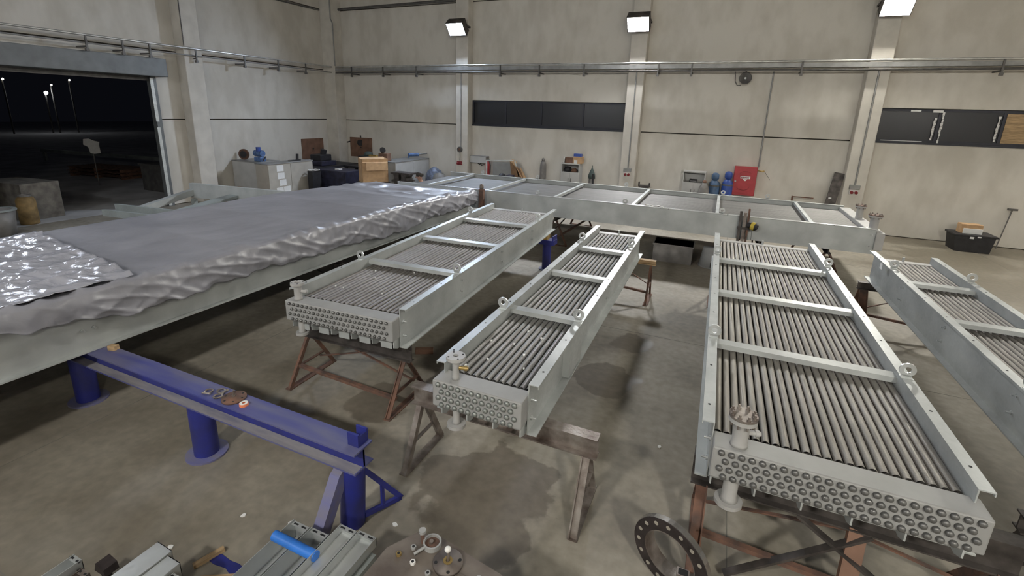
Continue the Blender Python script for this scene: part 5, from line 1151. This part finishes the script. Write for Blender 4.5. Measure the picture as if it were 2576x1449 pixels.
# big flange leaning on the trestle leg
def big_flange():
    Rm = Matrix.Translation((0.02, 2.87, 0.278)) @ Matrix.Rotation(math.radians(-24), 4, 'Z') @ Matrix.Rotation(math.radians(94), 4, 'X')
    t = thing('big_flange', 'large steel flange ring with bolt holes leaning by the wide module', 'flange', (0, 0, 0))
    N = 48; ro, ri, th = 0.275, 0.185, 0.05
    bm = MB().ring(ri, ro, th, N, Rm @ Matrix.Translation((0, 0, -th)))
    bm.build('ring', 'flange_dark', t)
    MB().ring(ro - 0.001, ro + 0.003, th * 0.86, N, Rm @ Matrix.Translation((0, 0, -th * 0.95))).build('rim', 'machined_steel', t)
    MB().ring(ri - 0.004, ri + 0.002, th + 0.06, N, Rm @ Matrix.Translation((0, 0, -th - 0.058))).build('hub', 'worn_steel', t)
    for k in range(16):
        a = k * 2 * PI / 16 + 0.1; c = ((ri + ro) / 2 + 0.008)
        MB().cyl((c * math.cos(a), c * math.sin(a), 0.0), (c * math.cos(a), c * math.sin(a), 0.0012), 0.0155, 14).add([], []).build('bolt_hole', 'bore_light', t).matrix_local = Rm
mat('bore_light', (0.42, 0.385, 0.33), 0.6, 0.3, 0.1, 10)
big_flange()
t = thing('square_tube', 'short square hollow tube standing inside the big flange ring', 'tube', (0.12, 2.74, 0))
MB().bar((0, 0, 0), (0.0, 0.06, 0.27), 0.08, 0.08, up=(0, 1, 0)).build('tube', 'worn_steel', t); MB().bar((0, 0.0602, 0.2702), (0, 0.0604, 0.2712), 0.062, 0.062, up=(0, 1, 0)).build('open_end', 'hole_black', t)
# scraps on the floor
random.seed(11)
SCR = [(-3.15, 2.05, 'white scrap on the floor in front of the blue stand'), (-2.75, 2.15, 'white scrap on the floor near the blue end leg'), (-3.42, 1.42, 'pale chip on the floor right of the lower left profiles'), (-3.38, 1.62, 'yellowish chip on the floor above the lower left profiles'),
       (-2.0, 2.5, 'white scrap on the floor under the end of the blue beam'), (-3.75, 3.15, 'tiny white chip on the dark floor stain before the rusty trestle'), (-0.2, 4.4, 'tiny pale chip on the floor between the narrow and the wide module')]
for (x, y, lb) in SCR:
    r = 0.022; pts = [(r * random.uniform(.6, 1.2) * math.cos(a), r * random.uniform(.6, 1.2) * math.sin(a)) for a in [k * PI / 3 for k in range(6)]]
    o = MB().prism(pts, 'z', 0, 0.008).build('paper_scrap', 'paper', loc=(x, y, 0)); tag(o, lb, 'scrap', 'scraps on the floor')
# bits fallen on the tubes
random.seed(5)
CR2 = [(-4.18, 5.21), (-4.05, 4.86), (-4.0, 4.69), (-3.88, 4.65), (-4.11, 4.19), (-3.99, 4.19), (-3.56, 5.05), (-3.48, 4.78), (-3.46, 4.25)]
CR3 = [(-1.78, 3.76), (-1.56, 3.79), (-1.4, 3.64), (-1.66, 3.43), (-1.37, 4.02), (-1.78, 3.25), (-1.54, 4.1), (-1.31, 3.42)]
for pts, lb, g in ((CR2, 'tiny white crumb on the brownish tubes', 'crumbs on the brownish-tube module'), (CR3, 'tiny white crumb on the tubes of the narrow middle module', 'crumbs on the narrow middle module')):
    for (x, y) in pts:
        r = random.uniform(0.009, 0.014); q = [(r * random.uniform(.6, 1.2) * math.cos(a), r * random.uniform(.6, 1.2) * math.sin(a)) for a in [k * PI / 3 for k in range(6)]]
        o = MB().prism(q, 'z', -0.004, 0.008).build('crumb', 'paper', loc=(x, y, 1.090)); tag(o, lb, 'crumb', g)

# ------------------------------------------------------------------ crouching worker beyond the long module
def skin_mesh(name, m, verts, edges, radii, parent=None, root=0, sub=2):
    me = bpy.data.meshes.new(name); me.from_pydata([Vector(v) for v in verts], edges, []); me.materials.append(MATS[m])
    o = bpy.data.objects.new(name, me); C.objects.link(o)
    if parent is not None: o.parent = parent
    sk = o.modifiers.new('skin', 'SKIN'); sk.use_smooth_shade = True
    if not me.skin_vertices: me.skin_vertices.new()
    for i, r in enumerate(radii): me.skin_vertices[0].data[i].radius = (r, r); me.skin_vertices[0].data[i].use_root = (i == root)
    ss = o.modifiers.new('sub', 'SUBSURF'); ss.levels = sub; ss.render_levels = sub
    return o
def person():
    # squatting, leaning forward, facing -x a little towards the viewer
    V = [(0, 0, 0.42), (-0.05, 0, 0.58), (-0.12, 0, 0.74), (-0.17, 0, 0.86), (-0.19, 0, 0.94), (-0.215, 0, 1.0), (-0.235, 0, 1.075), (-0.235, 0, 1.15),   # spine, neck, head
         (-0.15, 0.17, 0.83), (-0.22, 0.25, 0.62), (-0.42, 0.20, 0.52), (-0.15, -0.17, 0.83), (-0.22, -0.25, 0.62), (-0.42, -0.20, 0.52),         # arms
         (0.0, 0.10, 0.40), (-0.38, 0.17, 0.52), (-0.20, 0.17, 0.10), (-0.36, 0.18, 0.045), (0.0, -0.10, 0.40), (-0.38, -0.17, 0.52), (-0.20, -0.17, 0.10), (-0.36, -0.18, 0.045)]
    E_ = [(0, 1), (1, 2), (2, 3), (3, 4), (4, 5), (5, 6), (6, 7), (3, 8), (8, 9), (9, 10), (3, 11), (11, 12), (12, 13), (0, 14), (14, 15), (15, 16), (16, 17), (0, 18), (18, 19), (19, 20), (20, 21)]
    R_ = [0.14, 0.135, 0.145, 0.13, 0.06, 0.062, 0.088, 0.082, 0.062, 0.045, 0.032, 0.062, 0.045, 0.032, 0.095, 0.062, 0.045, 0.04, 0.095, 0.062, 0.045, 0.04]
    for s in (1, -1):       # hands with five fingers
        w = 10 if s > 0 else 13; b = len(V)
        V.append((-0.49, s * 0.19, 0.50)); E_.append((w, b)); R_.append(0.034)
        for k in range(4):
            q = len(V); y = s * (0.16 + 0.021 * k); ln = (0.055, 0.07, 0.065, 0.05)[k]
            V += [(-0.525, y, 0.50), (-0.525 - ln * 0.6, y, 0.49), (-0.525 - ln, y, 0.465)]; R_ += [0.010, 0.009, 0.008]; E_ += [(b, q), (q, q + 1), (q + 1, q + 2)]
        q = len(V); V += [(-0.49, s * 0.145, 0.49), (-0.53, s * 0.125, 0.475)]; R_ += [0.011, 0.009]; E_ += [(b, q), (q, q + 1)]
    o = skin_mesh('person', 'skin', V, E_, R_)
    o.location = (-8.53, 12.95, 0.0); o.rotation_euler.z = math.radians(35); o.scale = (1.08, 1.08, 1.04)
    tag(o, 'crouching person with dark hair and a light grey shirt beyond the covered unit', 'person')
    n = 22
    skin_mesh('shirt', 'shirt_grey', V[:4] + [V[8], V[9], V[11], V[12]], [(0, 1), (1, 2), (2, 3), (3, 4), (4, 5), (3, 6), (6, 7)], [0.155, 0.155, 0.165, 0.15, 0.08, 0.062, 0.08, 0.062], o)
    skin_mesh('trousers', 'trousers_dark', [V[0], V[14], V[15], V[16], V[18], V[19], V[20]], [(0, 1), (1, 2), (2, 3), (0, 4), (4, 5), (5, 6)], [0.158, 0.115, 0.082, 0.062, 0.115, 0.082, 0.062], o)
    for s in (1, -1): MB().lathe([(0.05, 0), (0.055, 0.03), (0.045, 0.07), (0, 0.08)], 12, Matrix.Translation((-0.28, s * 0.175, 0)) @ Matrix.Scale(2.4, 4, (1, 0, 0))).build('shoe', 'black_rubber', o)
    H0 = Vector((-0.235, 0, 1.11))
    mb = MB(); N = 16
    for (r, z) in (): pass
    prof = [(0.098, -0.01), (0.105, 0.03), (0.102, 0.07), (0.082, 0.105), (0.045, 0.128), (0.0, 0.135)]
    MB().lathe(prof, 18, Matrix.Translation(H0 + Vector((0.012, 0, 0))) @ Matrix.Scale(1.08, 4, (1, 0, 0))).build('hair', 'hair_dark', o)
    mb = MB().lathe([(0.0, -0.02), (0.017, -0.012), (0.012, 0.012), (0, 0.03)], 8, Matrix.Translation(H0 + Vector((-0.098, 0, -0.035)))); mb.build('nose', 'skin', o)
    for s in (1, -1):
        MB().lathe([(0, -0.012), (0.012, 0), (0, 0.012)], 8, Matrix.Translation(H0 + Vector((-0.086, s * 0.033, -0.005)))).build('eye', 'hair_dark', o)
        MB().lathe([(0, -0.03), (0.016, -0.012), (0.02, 0.012), (0, 0.03)], 8, Matrix.Translation(H0 + Vector((0.0, s * 0.093, -0.02))) @ Matrix.Scale(0.6, 4, (0, 1, 0))).build('ear', 'skin', o)
    MB().box(-0.004, 0.004, -0.022, 0.022, -0.004, 0.004, Matrix.Translation(H0 + Vector((-0.082, 0, -0.075)))).build('mouth', 'dark_red', o)
person()
